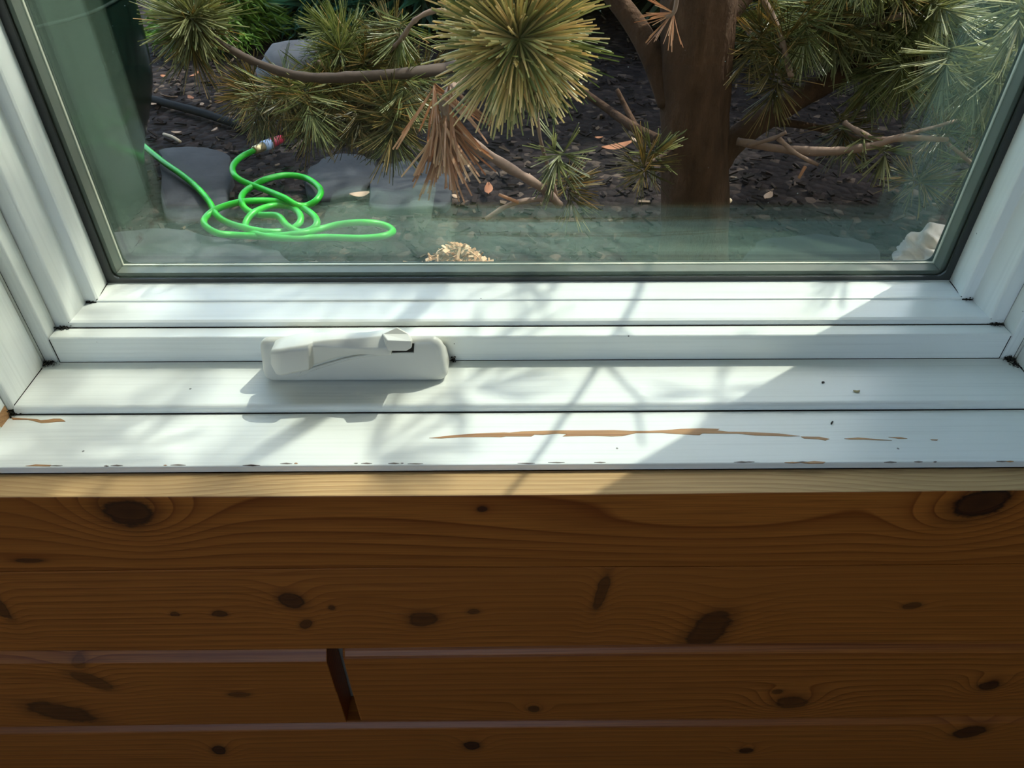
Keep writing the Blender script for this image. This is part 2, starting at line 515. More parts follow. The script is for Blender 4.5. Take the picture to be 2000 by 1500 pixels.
# inner sill board with rounded nose, outer sill board
def nose(y0, y1, z, r, zb):
    pr = [(y0, z)]
    for k in range(6):
        a = math.pi / 2 * k / 5
        pr.append((y1 + r - r * math.sin(a), z - r + r * math.cos(a)))
    pr += [(y1, zb), (y0, zb)]
    return pr
sill1 = hpiece('sill_board', nose(-0.0600, -0.1113, ZG, 0.0034, ZJ + 0.0004), -0.3535, 0.3535, M_H, 0.0)
sill2 = hpiece('sill_board', [(-0.100, ZJ), (-0.1612, ZJ), (-0.1612, ZJ - 0.0055), (-0.100, ZJ - 0.0055)], -0.374, 0.374, M_H, 0.0008)
# jamb boards (upper in depth order like the sill)
jb1 = [(0.3536, -0.0655), (0.3532, -0.1085)]
for k in range(6):
    a = math.pi / 2 * k / 5
    jb1.append((0.3532 + 0.0034 - 0.0034 * math.cos(a), -0.1085 - 0.0028 * math.sin(a)))
jb1 += [(0.374, -0.1113), (0.374, -0.0655)]
jb2 = [(0.3568, -0.1118), (0.3568, -0.1612), (0.3740, -0.1612), (0.3740, -0.1118)]
for sd in (-1, 1):
    vpiece('jamb_board', jb1, sd, ZG - 0.002, WTOP - 0.02, M_V, 0.0)
    vpiece('jamb_board', jb2, sd, ZJ - 0.001, WTOP - 0.02, M_V, 0.0008)
hpiece('head_board', [(-0.0645, WTOP - 0.02), (-0.1612, WTOP - 0.02), (-0.1612, WT - .002), (-0.0645, WT - .002)], -0.374, 0.374, M_H)
hpiece('sill_packing', [(-0.0600, -0.0295), (-0.0995, -0.0345), (-0.0995, -0.072), (-0.0600, -0.072)], -0.373, 0.373, M_RAW, 0)
# glazing: two panes, spacer bar frame, rubber gasket
SX, SZ = 0.3173, 0.0066
def frame4(y0, y1, xi, zi, xo, zo, zti, zto):
    return join([boxvf(-xo, -xi, y0, y1, zo, zto), boxvf(xi, xo, y0, y1, zo, zto),
                 boxvf(-xi, xi, y0, y1, zo, zi), boxvf(-xi, xi, y0, y1, zti, zto)])
GT = WTOP - 0.03
pane_in = obj('glass_pane', *boxvf(-0.3246, 0.3246, 0.0020, 0.0045, 0.0010, GT - .002), M_GLASS, win)
pane_out = obj('glass_pane', *boxvf(-0.3246, 0.3246, 0.0170, 0.0195, 0.0032, GT - .002), M_GLASS, win)
obj('spacer_bar', *frame4(0.0048, 0.0168, SX, SZ, 0.3248, 0.0030, GT - .008, GT), M_SPACER, win)
obj('spacer_lip', *frame4(0.0150, 0.0168, SX - .0009, SZ + .0009, SX - .0001, SZ + .0001, GT - .0089, GT - .0081), M_SPACERE, win)
def gasket(name, y0, y1, xi, zi, xo, zo, rc, ir=0.0):
    """rounded-corner rubber ring around the glass"""
    def loop(x, z, r):
        pts = []
        for cx, cz, a0 in ((-x + r, z + r, math.pi), (x - r, z + r, 1.5 * math.pi), (x - r, GT - z - r, 0), (-x + r, GT - z - r, .5 * math.pi)):
            for k in range(7):
                a = a0 + math.pi / 2 * k / 6
                pts.append((cx + r * math.cos(a), cz + r * math.sin(a)))
        return pts
    inn, out = loop(xi, zi, rc), loop(xo, zo, 0.0004)
    n = len(inn)
    vs = [(x, y0, z) for x, z in inn] + [(x, y0 - ir, z) for x, z in out] + [(x, y1, z) for x, z in inn] + [(x, y1, z) for x, z in out]
    fs = []
    for i in range(n):
        j = (i + 1) % n
        fs += [(i, j, n + j, n + i), (2 * n + i, 3 * n + i, 3 * n + j, 2 * n + j), (i, 2 * n + i, 2 * n + j, j), (n + i, n + j, 3 * n + j, 3 * n + i)]
    return fix_normals(obj(name, vs, fs, M_GASKET, win, smooth=False))
gasket('rubber_gasket', 0.0018, 0.0000, 0.3195, 0.0042, 0.3248, 0.0004, 0.006, 0.0010)
gasket('rubber_gasket', 0.0202, 0.0196, 0.3168, 0.0068, 0.3248, 0.0030, 0.006)

# peeled paint showing bare wood on the outer sill board
def flat_patch(pts, z, name='bare_wood_patch', parent=sill2, mat=M_BAREWOOD, h=0.00025):
    ps = [onz(u, v, z) for u, v in pts]
    n = len(ps)
    vs = [(p.x, p.y, z + h) for p in ps] + [(p.x, p.y, z - 0.0003) for p in ps]
    fs = [tuple(range(n)), tuple(range(n, 2 * n))[::-1]]
    for i in range(n):
        j = (i + 1) % n
        fs.append((i, n + i, n + j, j))
    return fix_normals(obj(name, vs, fs, mat, parent))
flat_patch([(838, 856), (880, 851), (930, 847), (985, 845), (995, 845.5), (1018, 843), (1095, 841), (1130, 841), (1200, 840.5), (1232, 842), (1268, 842), (1300, 840.5),
            (1330, 838), (1370, 837), (1405, 838), (1400, 841), (1422, 843.5), (1455, 844), (1520, 847), (1562, 852), (1540, 852.5), (1475, 850.5), (1440, 847),
            (1372, 846.5), (1366, 850), (1325, 848), (1290, 845.5), (1242, 846), (1215, 852), (1195, 852.5), (1160, 851.5), (1099, 852.5), (1107, 848), (1090, 847),
            (1060, 849.5), (1044, 849), (1038, 852.5), (988, 852.5), (978, 854), (960, 853.5), (900, 854), (862, 856.5)], ZJ)
flat_patch([(1564, 853), (1600, 853.5), (1612, 856), (1620, 857.5), (1612, 860.5), (1598, 858), (1570, 856.5)], ZJ)
flat_patch([(1649, 857), (1676, 855), (1700, 857), (1742, 860.5), (1715, 860), (1688, 858.5), (1660, 858.5)], ZJ)
flat_patch([(1735, 854), (1760, 854.5), (1772, 857), (1755, 857)], ZJ)
flat_patch([(1817, 858.5), (1832, 859), (1830, 860.5), (1820, 860)], ZJ)
flat_patch([(22, 816), (50, 817.5), (72, 819), (80, 821), (95, 820), (105, 818), (118, 818), (125, 821), (128, 823.5), (110, 824), (95, 826), (80, 826.5), (72, 824), (55, 820), (40, 820), (25, 820)], ZJ)
flat_patch([(790, 804.5), (826, 804), (824, 806.5), (800, 806)], ZJ)
rr = random.Random(3)
M_EDGE = plain('grimy_paint_edge', (0.22, 0.18, 0.15), 0.8)
for k in range(26):
    u = rr.uniform(10, 1990)
    l = rr.uniform(6, 34)
    v = 905.5 + (1000 - u) * 0.0035 + (2.5 if u < 500 else 0) - rr.uniform(0, 1.8)
    flat_patch([(u, v), (u + l * .5, v - rr.uniform(.5, 1.6)), (u + l, v), (u + l * .6, v + 1.0)], ZJ, 'chipped_edge', sill2, rr.choice([M_BAREWOOD, M_EDGE, M_EDGE]))
flat_patch([(1565, 903.5), (1590, 901), (1612, 902.5), (1608, 905), (1580, 905.5)], ZJ)
flat_patch([(50, 910.5), (70, 907.5), (100, 908.5), (98, 911)], ZJ)
# bare corner on the left jamb board
cp = [(-.3566, -.112, ZJ + z) for z in (0.0, .010)]
obj('bare_wood_patch', [(-.35655, -.1122, ZJ), (-.35655, -.1245, ZJ + .0002), (-.35655, -.1255, ZJ + .004), (-.35655, -.120, ZJ + .0085), (-.35655, -.1125, ZJ + .0095)],
    [(0, 1, 2, 3, 4)], M_BAREWOOD, win)
# dark joint lines and grime in the corners
def seam(p, q, r=0.00035, parent=win, name='grime_line'):
    return obj(name, *tube([p, q], r, 5), M_DIRT_SHADE, parent)
for sd in (-1, 1):
    seam((sd * .3244, -.001, .0007), (sd * .3236, -.0228, .0002))
    seam((sd * .3328, -.0240, -.0013), (sd * .3345, -.0476, -.0028))
    seam((sd * .3332, -.0240, -.0015), (sd * .3240, -.0238, -.0013), 0.0005)
    seam((sd * .3534, -.0690, ZG + .0002), (sd * .3532, -.1090, ZG + .0002))
    seam((sd * .3540, -.0619, ZG), (sd * .3540, -.0619, WTOP - .05), 0.0003)
    seam((sd * .3437, -.0618, -.008), (sd * .3437, -.0618, ZG), 0.0003)
seam((-.3436, -.0619, ZG + .0001), (.3436, -.0619, ZG + .0001), 0.0003)
seam((-.3436, -.0489, -.0070), (.3436, -.0489, -.0070), 0.0005)
seam((-.355, -.1117, ZJ + .0002), (.355, -.1117, ZJ + .0002), 0.0005)
def grime(c, ext, n, seed):
    r2 = random.Random(seed)
    parts = []
    for k in range(n):
        p = Vector(c) + Vector((r2.gauss(0, ext[0]), r2.gauss(0, ext[1]), abs(r2.gauss(0, ext[2]))))
        s = r2.uniform(.0003, .0011)
        t = [p + Vector((r2.uniform(-s, s), r2.uniform(-s, s), r2.uniform(-s * .3, s))) for _ in range(4)]
        parts.append((t, [(0, 1, 2), (0, 2, 3), (0, 3, 1), (1, 3, 2)]))
    o = obj('corner_grime', *join(parts), M_DIRT_SHADE, win)
    tag(o, kind='stuff')
    return o
for sd in (-1, 1):
    grime((sd * .3500, -.0640, ZG), (.0022, .0014, .0012), 130, 11 + sd)
    grime((sd * .3385, -.0500, -.0066), (.0026, .0009, .0006), 110, 21 + sd)
    grime((sd * .3295, -.0243, -.0014), (.0020, .0006, .0007), 50, 31 + sd)
    grime((sd * .3545, -.0675, ZG), (.0008, .0020, .0008), 60, 41 + sd)
    grime((sd * .3550, -.1124, ZJ), (.0016, .0012, .0014), 80, 51 + sd)
grime((.3515, -.0690, ZG), (.0022, .0030, .0005), 130, 77)
grime((-.0582, -.0628, ZG), (.0009, .0006, .0016), 90, 78)

# ================================================================= THE CRANK HANDLE
crank = tag(empty('window_crank', (-0.125, -0.075, ZG)), 'ivory plastic folding crank handle on its cover, mounted on the white sill', 'crank handle')
XL, XR = -0.1905, -0.0602
def rrect_outline(hw, hh, r, n=6):
    pts = []
    for cx, cy, a0 in ((hw - r, hh - r, 0), (-hw + r, hh - r, 90), (-hw + r, -hh + r, 180), (hw - r, -hh + r, 270)):
        for k in range(n + 1):
            a = math.radians(a0 + 90 * k / n)
            pts.append((cx + r * math.cos(a), cy + r * math.sin(a)))
    return pts
# cover: a wedge whose face leans back from the sill to the top of the stop
xm, hw = (XL + XR) / 2, (XR - XL) / 2
B0 = Vector((0, -0.0866, ZG + 0.0004))       # foot of the face
T0 = Vector((0, -0.0848, ony(700, 662, -0.0840).z))   # head of the face
up = (T0 - B0).normalized()
nrm = Vector((0, -up.z, up.y))
hh = (T0 - B0).length / 2
ctr = (T0 + B0) / 2
rings = []
for (inset, off, rr_, sq) in ((0.0, -0.0225, 0.0075, .46), (0.0, -0.0080, 0.0075, .86), (0.0, -0.0040, 0.0075, 1.0), (0.0006, -0.0018, 0.0072, 1.0), (0.0018, -0.0005, 0.0066, 1.0), (0.0036, 0.0002, 0.0058, 1.0), (0.0062, 0.0006, 0.004, 1.0)):
    ring = [ctr + Vector((xm, 0, 0)) + Vector((1, 0, 0)) * a + up * b + nrm * off for a, b in rrect_outline(hw - inset, hh - inset, rr_)]
    rings.append([Vector((xm + (q.x - xm) * (1 - .05 * (q.z - ZG) / (T0.z - ZG)), q.y, ZG + (q.z - ZG) * sq)) for q in ring])
vs, fs = [], []
n = len(rings[0])
for r_ in rings: vs += r_
for i in range(len(rings) - 1):
    for k in range(n):
        j = (k + 1) % n
        fs.append((i * n + k, i * n + j, (i + 1) * n + j, (i + 1) * n + k))
fs.append(tuple(range((len(rings) - 1) * n, len(rings) * n)))
for i, v in enumerate(vs):               # back of the cover stays in front of the stop and above the board
    vs[i] = Vector((v.x, min(v.y, -0.0620), max(v.z, ZG + 0.0003)))
cover = fix_normals(obj('cover', vs, fs, M_PLASTIC, crank, smooth=True))
cover.modifiers.new('edge', 'EDGE_SPLIT').split_angle = math.radians(60)
def face_pt(u, v, off):
    """point on the cover face under an image point, lifted by off"""
    d = ray(u, v)
    t = (ctr + nrm * (0.0006 + off) - CAMP).dot(nrm) / d.dot(nrm)
    return CAMP + d * t
# moulded ridge where the arm nests, ending in an arrow tip
rg = [face_pt(u, v, .0006) for u, v in ((808, 689), (760, 691), (715, 694), (680, 700), (640, 711), (605, 722))]
obj('nest_ridge', *tube(catmull(rg, 4), lerp_list([.0007, .0010, .0012, .0012], 21), 6), M_PLASTIC, crank, smooth=True)
tip = [face_pt(u, v, o_) for u, v, o_ in ((598, 718, .002), (620, 722, .0004), (602, 728, .0008), (581, 738, .0006), (590, 724, .0022))]
fix_normals(obj('arrow_tip', tip + [p - nrm * .002 for p in tip], [(0, 1, 2, 3, 4), (9, 8, 7, 6, 5)] + [(i, (i + 1) % 5, 5 + (i + 1) % 5, 5 + i) for i in range(5)], M_PLASTIC, crank, bevel=.0004))
# flush black slab below the hub, painting the shade of a recess
sl_ = [face_pt(u, v, .0005) for u, v in ((748, 690), (808, 690), (809, 672), (750, 674))]
fix_normals(obj('slot_shade', sl_ + [p - nrm * .003 for p in sl_], [(0, 1, 2, 3), (7, 6, 5, 4)] + [(i, (i + 1) % 4, 4 + (i + 1) % 4, 4 + i) for i in range(4)], M_DIRT_SHADE, crank))
# arm: rounded sections from the hub to the folded paddle
def station(u, vt, vb, off, th):
    """section: image column u, top/bottom rows, height above the cover face, thickness"""
    a, b = face_pt(u, vt, off), face_pt(u, vb, off)
    return a, b, th
# (column, top row, bottom row, height over the face, thickness, top chamfer, backward lean of the lower front)
secs = [(766, 653, 687, .0078, .0120, .60, 0), (752, 655, 688, .0078, .0120, .60, 0), (735, 657, 688, .0076, .0116, .60, .1), (715, 659, 689, .0072, .0110, .58, .3), (690, 660, 692, .0070, .0106, .50, .5), (660, 659, 700, .0072, .0106, .36, .8),
        (635, 659, 709, .0074, .0110, .24, .9), (613, 661, 716, .0076, .0112, .16, .9), (607, 663, 717, .0094, .0150, .14, .15), (575, 667, 723, .0096, .0154, .12, .15), (554, 671, 728, .0094, .0150, .12, .15), (543, 673, 727, .0088, .0140, .14, .2), (532, 677, 708, .0078, .0110, .18, .2)]
vs, fs = [], []
K = 6
for (u, vt, vb, off, th, ch, le) in secs:
    a, b = face_pt(u, vt, off), face_pt(u, vb, off)
    c_, h_ = (a + b) / 2, (a - b) / 2
    for (sx, sy) in ((1, -1.3), (1, 1 - 1.7 * ch), (1 - 1.5 * ch, 1), (-.76, 1 - le), (-1, .62 - le), (-1, -1.3)):
        vs.append(c_ + h_ * sx + nrm * (th * .5) * sy)
for i in range(len(secs) - 1):
    for k in range(K):
        j = (k + 1) % K
        fs.append((i * K + k, i * K + j, (i + 1) * K + j, (i + 1) * K + k))
fs.append(tuple(range(K)))
fs.append(tuple(range((len(secs) - 1) * K, len(secs) * K))[::-1])
arm = fix_normals(obj('arm', vs, fs, M_PLASTIC, crank, smooth=True, bevel=.0011, seg=3))
arm.modifiers['bevel'].angle_limit = math.radians(22)
arm.modifiers.new('edge', 'EDGE_SPLIT').split_angle = math.radians(40)
# hub: faceted block with a roof-like cap
hub_o = [(746, 652, .0085), (775, 639, .0060), (798, 651, .0080), (806, 664, .0115), (804, 679, .0135), (794, 685, .0135), (758, 685, .0145), (753, 675, .0145)]
hb = [face_pt(u, v, o_) for u, v, o_ in hub_o]
ht = [face_pt(u, v, -.0005) for u, v, o_ in hub_o]
n = len(hb)
mid_ = [face_pt(757, 665, .0156), face_pt(803, 666, .0146)]
fix_normals(obj('hub', hb + ht + mid_, [(2 * n, 2 * n + 1, 3, 2, 1, 0), (2 * n + 1, 2 * n, 7, 6, 5, 4), (2 * n, 0, 7), (2 * n + 1, 4, 3), tuple(range(2 * n - 1, n - 1, -1))] + [(i, (i + 1) % n, n + (i + 1) % n, n + i) for i in range(n)],
    M_PLASTIC, crank, bevel=.0007, seg=3))

# small debris lying on the sill
def crumb(name, u, v, z, L, r, bend, ang, mat, label, cat):
    p = onz(u, v, z)
    pts = []
    for k in range(7):
        t = (k / 6 - .5)
        pts.append(Vector((p.x + math.cos(ang) * t * L - math.sin(ang) * bend * (1 - 4 * t * t), p.y + math.sin(ang) * t * L + math.cos(ang) * bend * (1 - 4 * t * t), z + r)))
    return tag(obj(name, *tube(pts, [r * .4, r * .9, r, r, r, r * .9, r * .4], 7), mat, smooth=True), label, cat)
M_HUSK = plain('pale_husk', (0.50, 0.42, 0.22), 0.6)
M_SEED = plain('dark_seed', (0.06, 0.045, 0.03), 0.7)
crumb('curled_husk', 1672, 764, ZG, .0046, .0008, -.0012, 0.0, M_HUSK, 'tiny pale curled husk lying on the shaded inner sill board', 'husk')
crumb('seed', 1625, 827, ZJ, .0034, .0006, 0.0003, 0.9, M_SEED, 'tiny dark seed on the shaded sill above the peeled paint', 'seed')
crumb('crumb', 1607, 748, ZG, .0020, .0007, 0, 0.2, M_SEED, 'speck-sized brown crumb on the inner sill left of the pale husk', 'crumb')

# ================================================================= OUTSIDE
GZ = -0.43
def ground_mat():
    t = NT('bark_mulch')
    co = t.obco()
    v = t.n('TexVoronoi')
    t.link(t.vscale(co, (1, 1.0, 1)), v.inputs['Vector'])
    v.inputs['Scale'].default_value = 48.0
    v.inputs['Randomness'].default_value = 1.0
    nz = t.noise(co, 22.0, 5, 0.7)
    sc = t.n('SeparateColor')
    t.link(v.outputs['Color'], sc.inputs[0])
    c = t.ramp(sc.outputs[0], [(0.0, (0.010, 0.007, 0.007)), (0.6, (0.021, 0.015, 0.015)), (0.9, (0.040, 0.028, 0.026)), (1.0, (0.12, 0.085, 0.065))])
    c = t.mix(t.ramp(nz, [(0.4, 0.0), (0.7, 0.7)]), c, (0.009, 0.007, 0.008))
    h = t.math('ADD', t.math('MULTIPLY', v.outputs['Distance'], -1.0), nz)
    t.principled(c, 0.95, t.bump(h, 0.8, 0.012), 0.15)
    return t.m
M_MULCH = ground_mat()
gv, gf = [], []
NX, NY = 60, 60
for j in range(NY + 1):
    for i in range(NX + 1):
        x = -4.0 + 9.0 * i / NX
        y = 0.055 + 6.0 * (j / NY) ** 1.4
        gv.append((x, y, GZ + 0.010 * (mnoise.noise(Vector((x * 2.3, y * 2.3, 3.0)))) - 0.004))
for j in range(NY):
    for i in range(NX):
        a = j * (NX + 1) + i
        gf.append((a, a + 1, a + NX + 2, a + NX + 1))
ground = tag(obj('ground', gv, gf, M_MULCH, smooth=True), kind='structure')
# loose bark chips
M_CHIP = NT('bark_chips')
ri = M_CHIP.n('NewGeometry').outputs['Random Per Island']
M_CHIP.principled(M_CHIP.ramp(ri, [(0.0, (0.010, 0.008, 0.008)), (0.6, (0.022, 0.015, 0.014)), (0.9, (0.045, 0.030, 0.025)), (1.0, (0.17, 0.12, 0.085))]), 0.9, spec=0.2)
M_CHIP = M_CHIP.m
rc = random.Random(5)
parts = []
for k in range(5200):
    y = 0.55 + 2.6 * rc.random() ** 1.3
    x = rc.uniform(-0.95, 0.95) * (0.6 + 0.62 * (y + .5)) - 0.05
    L, W, H = rc.uniform(.006, .030), rc.uniform(.003, .010), rc.uniform(.002, .005)
    m = Matrix.Translation((x, y, GZ + 0.010 * mnoise.noise(Vector((x * 2.3, y * 2.3, 3.0))) + rc.uniform(-.001, .006))) @ Matrix.Rotation(rc.uniform(0, 6.28), 4, 'Z') @ Matrix.Rotation(rc.gauss(0, .3), 4, 'Y') @ Matrix.Rotation(rc.gauss(0, .3), 4, 'X')
    v, f = boxvf(-L / 2, L / 2, -W / 2, W / 2, -H / 2, H / 2)
    parts.append(([m @ Vector(q) for q in v], f))
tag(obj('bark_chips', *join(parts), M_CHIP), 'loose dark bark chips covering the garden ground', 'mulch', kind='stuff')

# flagstones: outline in image points on the ground
def stone_mat(name, col):
    t = NT(name)
    co = t.obco()
    nz = t.noise(co, 9, 6, 0.65)
    n2 = t.noise(co, 60, 4)
    c = t.mix(t.ramp(nz, [(0.35, 0.0), (0.7, 0.9)]), col, tuple(x * .5 for x in col))
    t.principled(c, 0.85, t.bump(t.math('ADD', nz, t.math('MULTIPLY', n2, .3)), 0.5, 0.006), 0.25)
    return t.m
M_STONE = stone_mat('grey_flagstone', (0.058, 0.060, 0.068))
M_STONEP = stone_mat('pale_stone', (0.20, 0.19, 0.195))
def flagstone(pts, h, label, mat=M_STONE):
    zt = GZ + h
    rs = random.Random(len(pts) * 7 + int(pts[0][0]))
    ps = [onz(u, v, zt) for u, v in pts]
    ps = catmull(ps + [ps[0]], 4)[:-1]
    ps = [p + Vector((rs.uniform(-.006, .006), rs.uniform(-.006, .006), 0)) for p in ps]
    c = sum(ps, Vector()) / len(ps)
    n = len(ps)
    vs = []
    for inset, z in ((1.0, GZ - .02), (1.0, zt - .008), (.985, zt - .002), (.95, zt), (.5, zt + .002)):
        for p in ps:
            q = c + (p - c) * inset
            vs.append((q.x - c.x, q.y - c.y, z + .003 * mnoise.noise(Vector((q.x * 12, q.y * 12, z))) - GZ))
    fs = []
    for i in range(4):
        for k in range(n):
            j = (k + 1) % n
            fs.append((i * n + k, i * n + j, (i + 1) * n + j, (i + 1) * n + k))
    fs.append(tuple(range(4 * n, 5 * n)))
    o = fix_normals(obj('flagstone', vs, fs, mat, smooth=True))
    o.location = (c.x, c.y, GZ)
    return tag(o, label, 'stone')
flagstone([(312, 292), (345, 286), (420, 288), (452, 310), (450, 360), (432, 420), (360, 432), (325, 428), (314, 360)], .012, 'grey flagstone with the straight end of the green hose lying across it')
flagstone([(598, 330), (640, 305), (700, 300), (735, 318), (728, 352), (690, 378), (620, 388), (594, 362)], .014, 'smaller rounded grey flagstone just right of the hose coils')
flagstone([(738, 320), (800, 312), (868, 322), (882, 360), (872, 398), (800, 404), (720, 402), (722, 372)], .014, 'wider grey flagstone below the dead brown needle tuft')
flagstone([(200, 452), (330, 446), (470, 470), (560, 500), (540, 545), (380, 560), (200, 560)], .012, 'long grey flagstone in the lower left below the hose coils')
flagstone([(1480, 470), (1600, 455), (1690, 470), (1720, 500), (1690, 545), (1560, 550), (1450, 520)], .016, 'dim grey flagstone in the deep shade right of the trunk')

# boulder behind and a pale ridged rock at the lower right
def rock(name, c, r, mat, label, seed, amp=.22, flat=.6, ridge=0.0):
    vs, fs = [], []
    NU, NV = (26, 14) if not ridge else (60, 48)
    for j in range(NV + 1):
        th = math.pi * j / NV
        for i in range(NU):
            ph = 2 * math.pi * i / NU
            d = Vector((math.sin(th) * math.cos(ph), math.sin(th) * math.sin(ph), math.cos(th)))
            k = 1 + amp * mnoise.noise(d * 1.7 + Vector((seed, 0, 0))) + amp * .35 * mnoise.noise(d * 5 + Vector((0, seed, 0)))
            k += ridge * math.sin(d.z * 30 + 3 * mnoise.noise(d * 2.5)) + ridge * .8 * mnoise.noise(d * 7)
            vs.append((d.x * r[0] * k, d.y * r[1] * k, max(d.z, -flat) * r[2] * k))
    for j in range(NV):
        for i in range(NU):
            a, b = j * NU + i, j * NU + (i + 1) % NU
            fs.append((a, b, b + NU, a + NU))
    o = fix_normals(obj(name, vs, fs, mat, smooth=True))
    o.location = c
    return tag(o, label, 'rock')
pb = onz(602, 128, GZ + .05)
rock('boulder', (pb.x, pb.y, GZ + .035), (.15, .10, .085), M_STONEP, 'pale grey boulder behind the dark pine branch at the left', 2.0, .15)
pr_ = onz(1838, 512, GZ + .04)
rock('pale_rock', (pr_.x, pr_.y, GZ + .03), (.085, .06, .07), stone_mat('chalky_ridged_stone', (0.75, 0.68, 0.62)), 'sunlit whitish ridged rock at the lower right corner of the glass', 5.0, .25, .6, .07)

# dry needle and leaf pile close to the house, sunlit
M_LITTER = NT('dry_litter')
ri = M_LITTER.n('NewGeometry').outputs['Random Per Island']
M_LITTER.principled(M_LITTER.ramp(ri, [(0.0, (0.30, 0.15, 0.07)), (0.5, (0.62, 0.36, 0.19)), (1.0, (0.85, 0.60, 0.38))]), 0.8, spec=0.2)
M_LITTER = M_LITTER.m
parts = []
pl_ = onz(893, 512, GZ + .02)
for k in range(420):
    a, r_ = rc.uniform(0, 6.28), abs(rc.gauss(0, .5))
    x, y = pl_.x + .078 * r_ * math.cos(a), pl_.y - .02 + .06 * r_ * math.sin(a)
    z = GZ + .060 * math.exp(-r_ * r_ * 1.6) * rc.uniform(.4, 1.05) + .004
    L, W = rc.uniform(.012, .030), rc.uniform(.0022, .009)
    m = Matrix.Translation((x, y, z)) @ Matrix.Rotation(rc.uniform(0, 6.28), 4, 'Z') @ Matrix.Rotation(rc.gauss(0, .5), 4, 'Y') @ Matrix.Rotation(rc.gauss(0, .5), 4, 'X')
    v, f = boxvf(-L / 2, L / 2, -W / 2, W / 2, -.0006, .0006)
    parts.append(([m @ Vector(q) for q in v], f))
tag(obj('dry_litter_pile', *join(parts), M_LITTER), 'small sunlit pile of dry tan leaves and needles below the glass', 'leaf pile', kind='stuff')

# single leaves and chips that show on the mulch
M_LEAF = plain('tan_leaf', (0.50, 0.33, 0.22), 0.7, var=0.4, scale=40)
M_LEAFO = plain('rusty_leaf', (0.42, 0.16, 0.07), 0.7, var=0.4, scale=40)
M_CHIPW = plain('pale_wood_chip', (0.66, 0.50, 0.34), 0.8, var=0.3, scale=60)
def leaf(u, v, L, W, rot, mat, label, group=None, lift=.010):
    p = onz(u, v, GZ + lift)
    vs, fs = [], []
    N = 8
    for i in range(N + 1):
        t = i / N
        wd = W * math.sin(math.pi * (t * .92 + .04)) ** .8
        for s in (-1, 0, 1):
            vs.append(((t - .5) * L, s * wd / 2, .18 * L * (t - .5) ** 2 * 2 + abs(s) * W * .18))
    for i in range(N):
        for s in range(2):
            a = i * 3 + s
            fs.append((a, a + 1, a + 4, a + 3))
    o = obj('fallen_leaf', vs, fs, mat, smooth=True)
    sm = o.modifiers.new('thickness', 'SOLIDIFY')
    sm.thickness = .0008
    o.location = p
    o.rotation_euler = (rc.gauss(0, .15), rc.gauss(0, .15), rot)
    tag(o, label, 'leaf', group)
    return o
leaf(330, 191, .045, .022, .3, M_LEAF, 'largest pale curled leaf on the mulch beside the black tube')
leaf(373, 193, .038, .016, 2.2, M_LEAFO, 'rusty orange leaf on the mulch just above the black tube')
leaf(381, 148, .036, .018, 1.0, M_LEAFO, 'reddish leaf on the mulch under the low green shrub')
leaf(702, 383, .045, .022, .5, M_LEAF, 'crumpled tan leaf lying between the two right flagstones')
leaf(955, 372, .045, .020, 1.6, M_LEAFO, 'brown leaf in the shade left of the bare twig', lift=.012)
leaf(1500, 385, .034, .018, .9, M_LEAF, 'dim tan leaf in the shade right of the trunk')
leaf(1205, 290, .075, .030, .1, M_LEAFO, 'broad orange-brown leaf on the ground left of the trunk')
for (u, v) in ((300, 60), (350, 120), (290, 120), (320, 150), (428, 200), (395, 205), (300, 205), (345, 260), (420, 255), (890, 385), (1000, 330), (1030, 350), (1240, 275), (1170, 270), (1300, 560 - 280)):
    leaf(u, v, rc.uniform(.018, .032), rc.uniform(.008, .014), rc.uniform(0, 6), rc.choice([M_LEAF, M_LEAF, M_LEAFO]), 'small dry leaf fragment scattered on the dark mulch', 'small leaf fragments on the mulch')
def stick(name, pix, zs, r, mat, label, cat):
    pts = [onz(u, v, GZ + z) for (u, v), z in zip(pix, zs)]
    return tag(obj(name, *tube(catmull(pts, 5), r, 7), mat, smooth=True), label, cat)
M_TWIG = plain('weathered_twig', (0.34, 0.22, 0.165), 0.8, var=0.5, scale=90, bump=0.6)
stick('wood_chip', [(1398, 416), (1410, 405), (1426, 391)], (.014, .02, .026), .0055, M_CHIPW, 'pale splinter of wood leaning at the foot of the trunk', 'wood chip')
stick('dry_stalk', [(320, 262), (338, 268), (352, 277)], (.014, .018, .014), .004, M_CHIPW, 'short pale curved stalk above the end of the green hose', 'stalk')
# black irrigation tube
M_TUBE = plain('black_poly_tube', (0.006, 0.006, 0.007), 0.75, var=0.1, spec=0.2)
stick('irrigation_tube', [(200, 165), (276, 188), (330, 203), (400, 222), (455, 240), (520, 258), (600, 262)], (.014, .014, .016, .016, .014, .012, .0), .011, M_TUBE, 'black irrigation tube lying on the mulch at the left', 'tube')

# green hose in loose coils
def hp(x, y): return (350 + x / 3.3333, 230 + y / 3.3333)
H = [(-268, 153), (-110, 283), (0, 360), (100, 440), (190, 540), (240, 630), (310, 680), (420, 715), (560, 742), (700, 735), (780, 690), (785, 630), (720, 580), (600, 575), (490, 615), (435, 680),
     (445, 735), (560, 772), (720, 785), (950, 778), (1180, 785), (1330, 770), (1392, 738), (1330, 698), (1210, 682), (1060, 692), (930, 722), (800, 752), (600, 772), (380, 765), (250, 752), (168, 700), (172, 650),
     (260, 588), (430, 545), (640, 545), (800, 585), (890, 655), (880, 715), (790, 745), (700, 700), (640, 640), (520, 632), (440, 600), (404, 545), (420, 490), (490, 440), (570, 400), (700, 374),
     (830, 395), (918, 465), (900, 530), (830, 572), (760, 566), (680, 520), (560, 470), (440, 425), (365, 380), (348, 320), (400, 258), (495, 210)]
zz = []
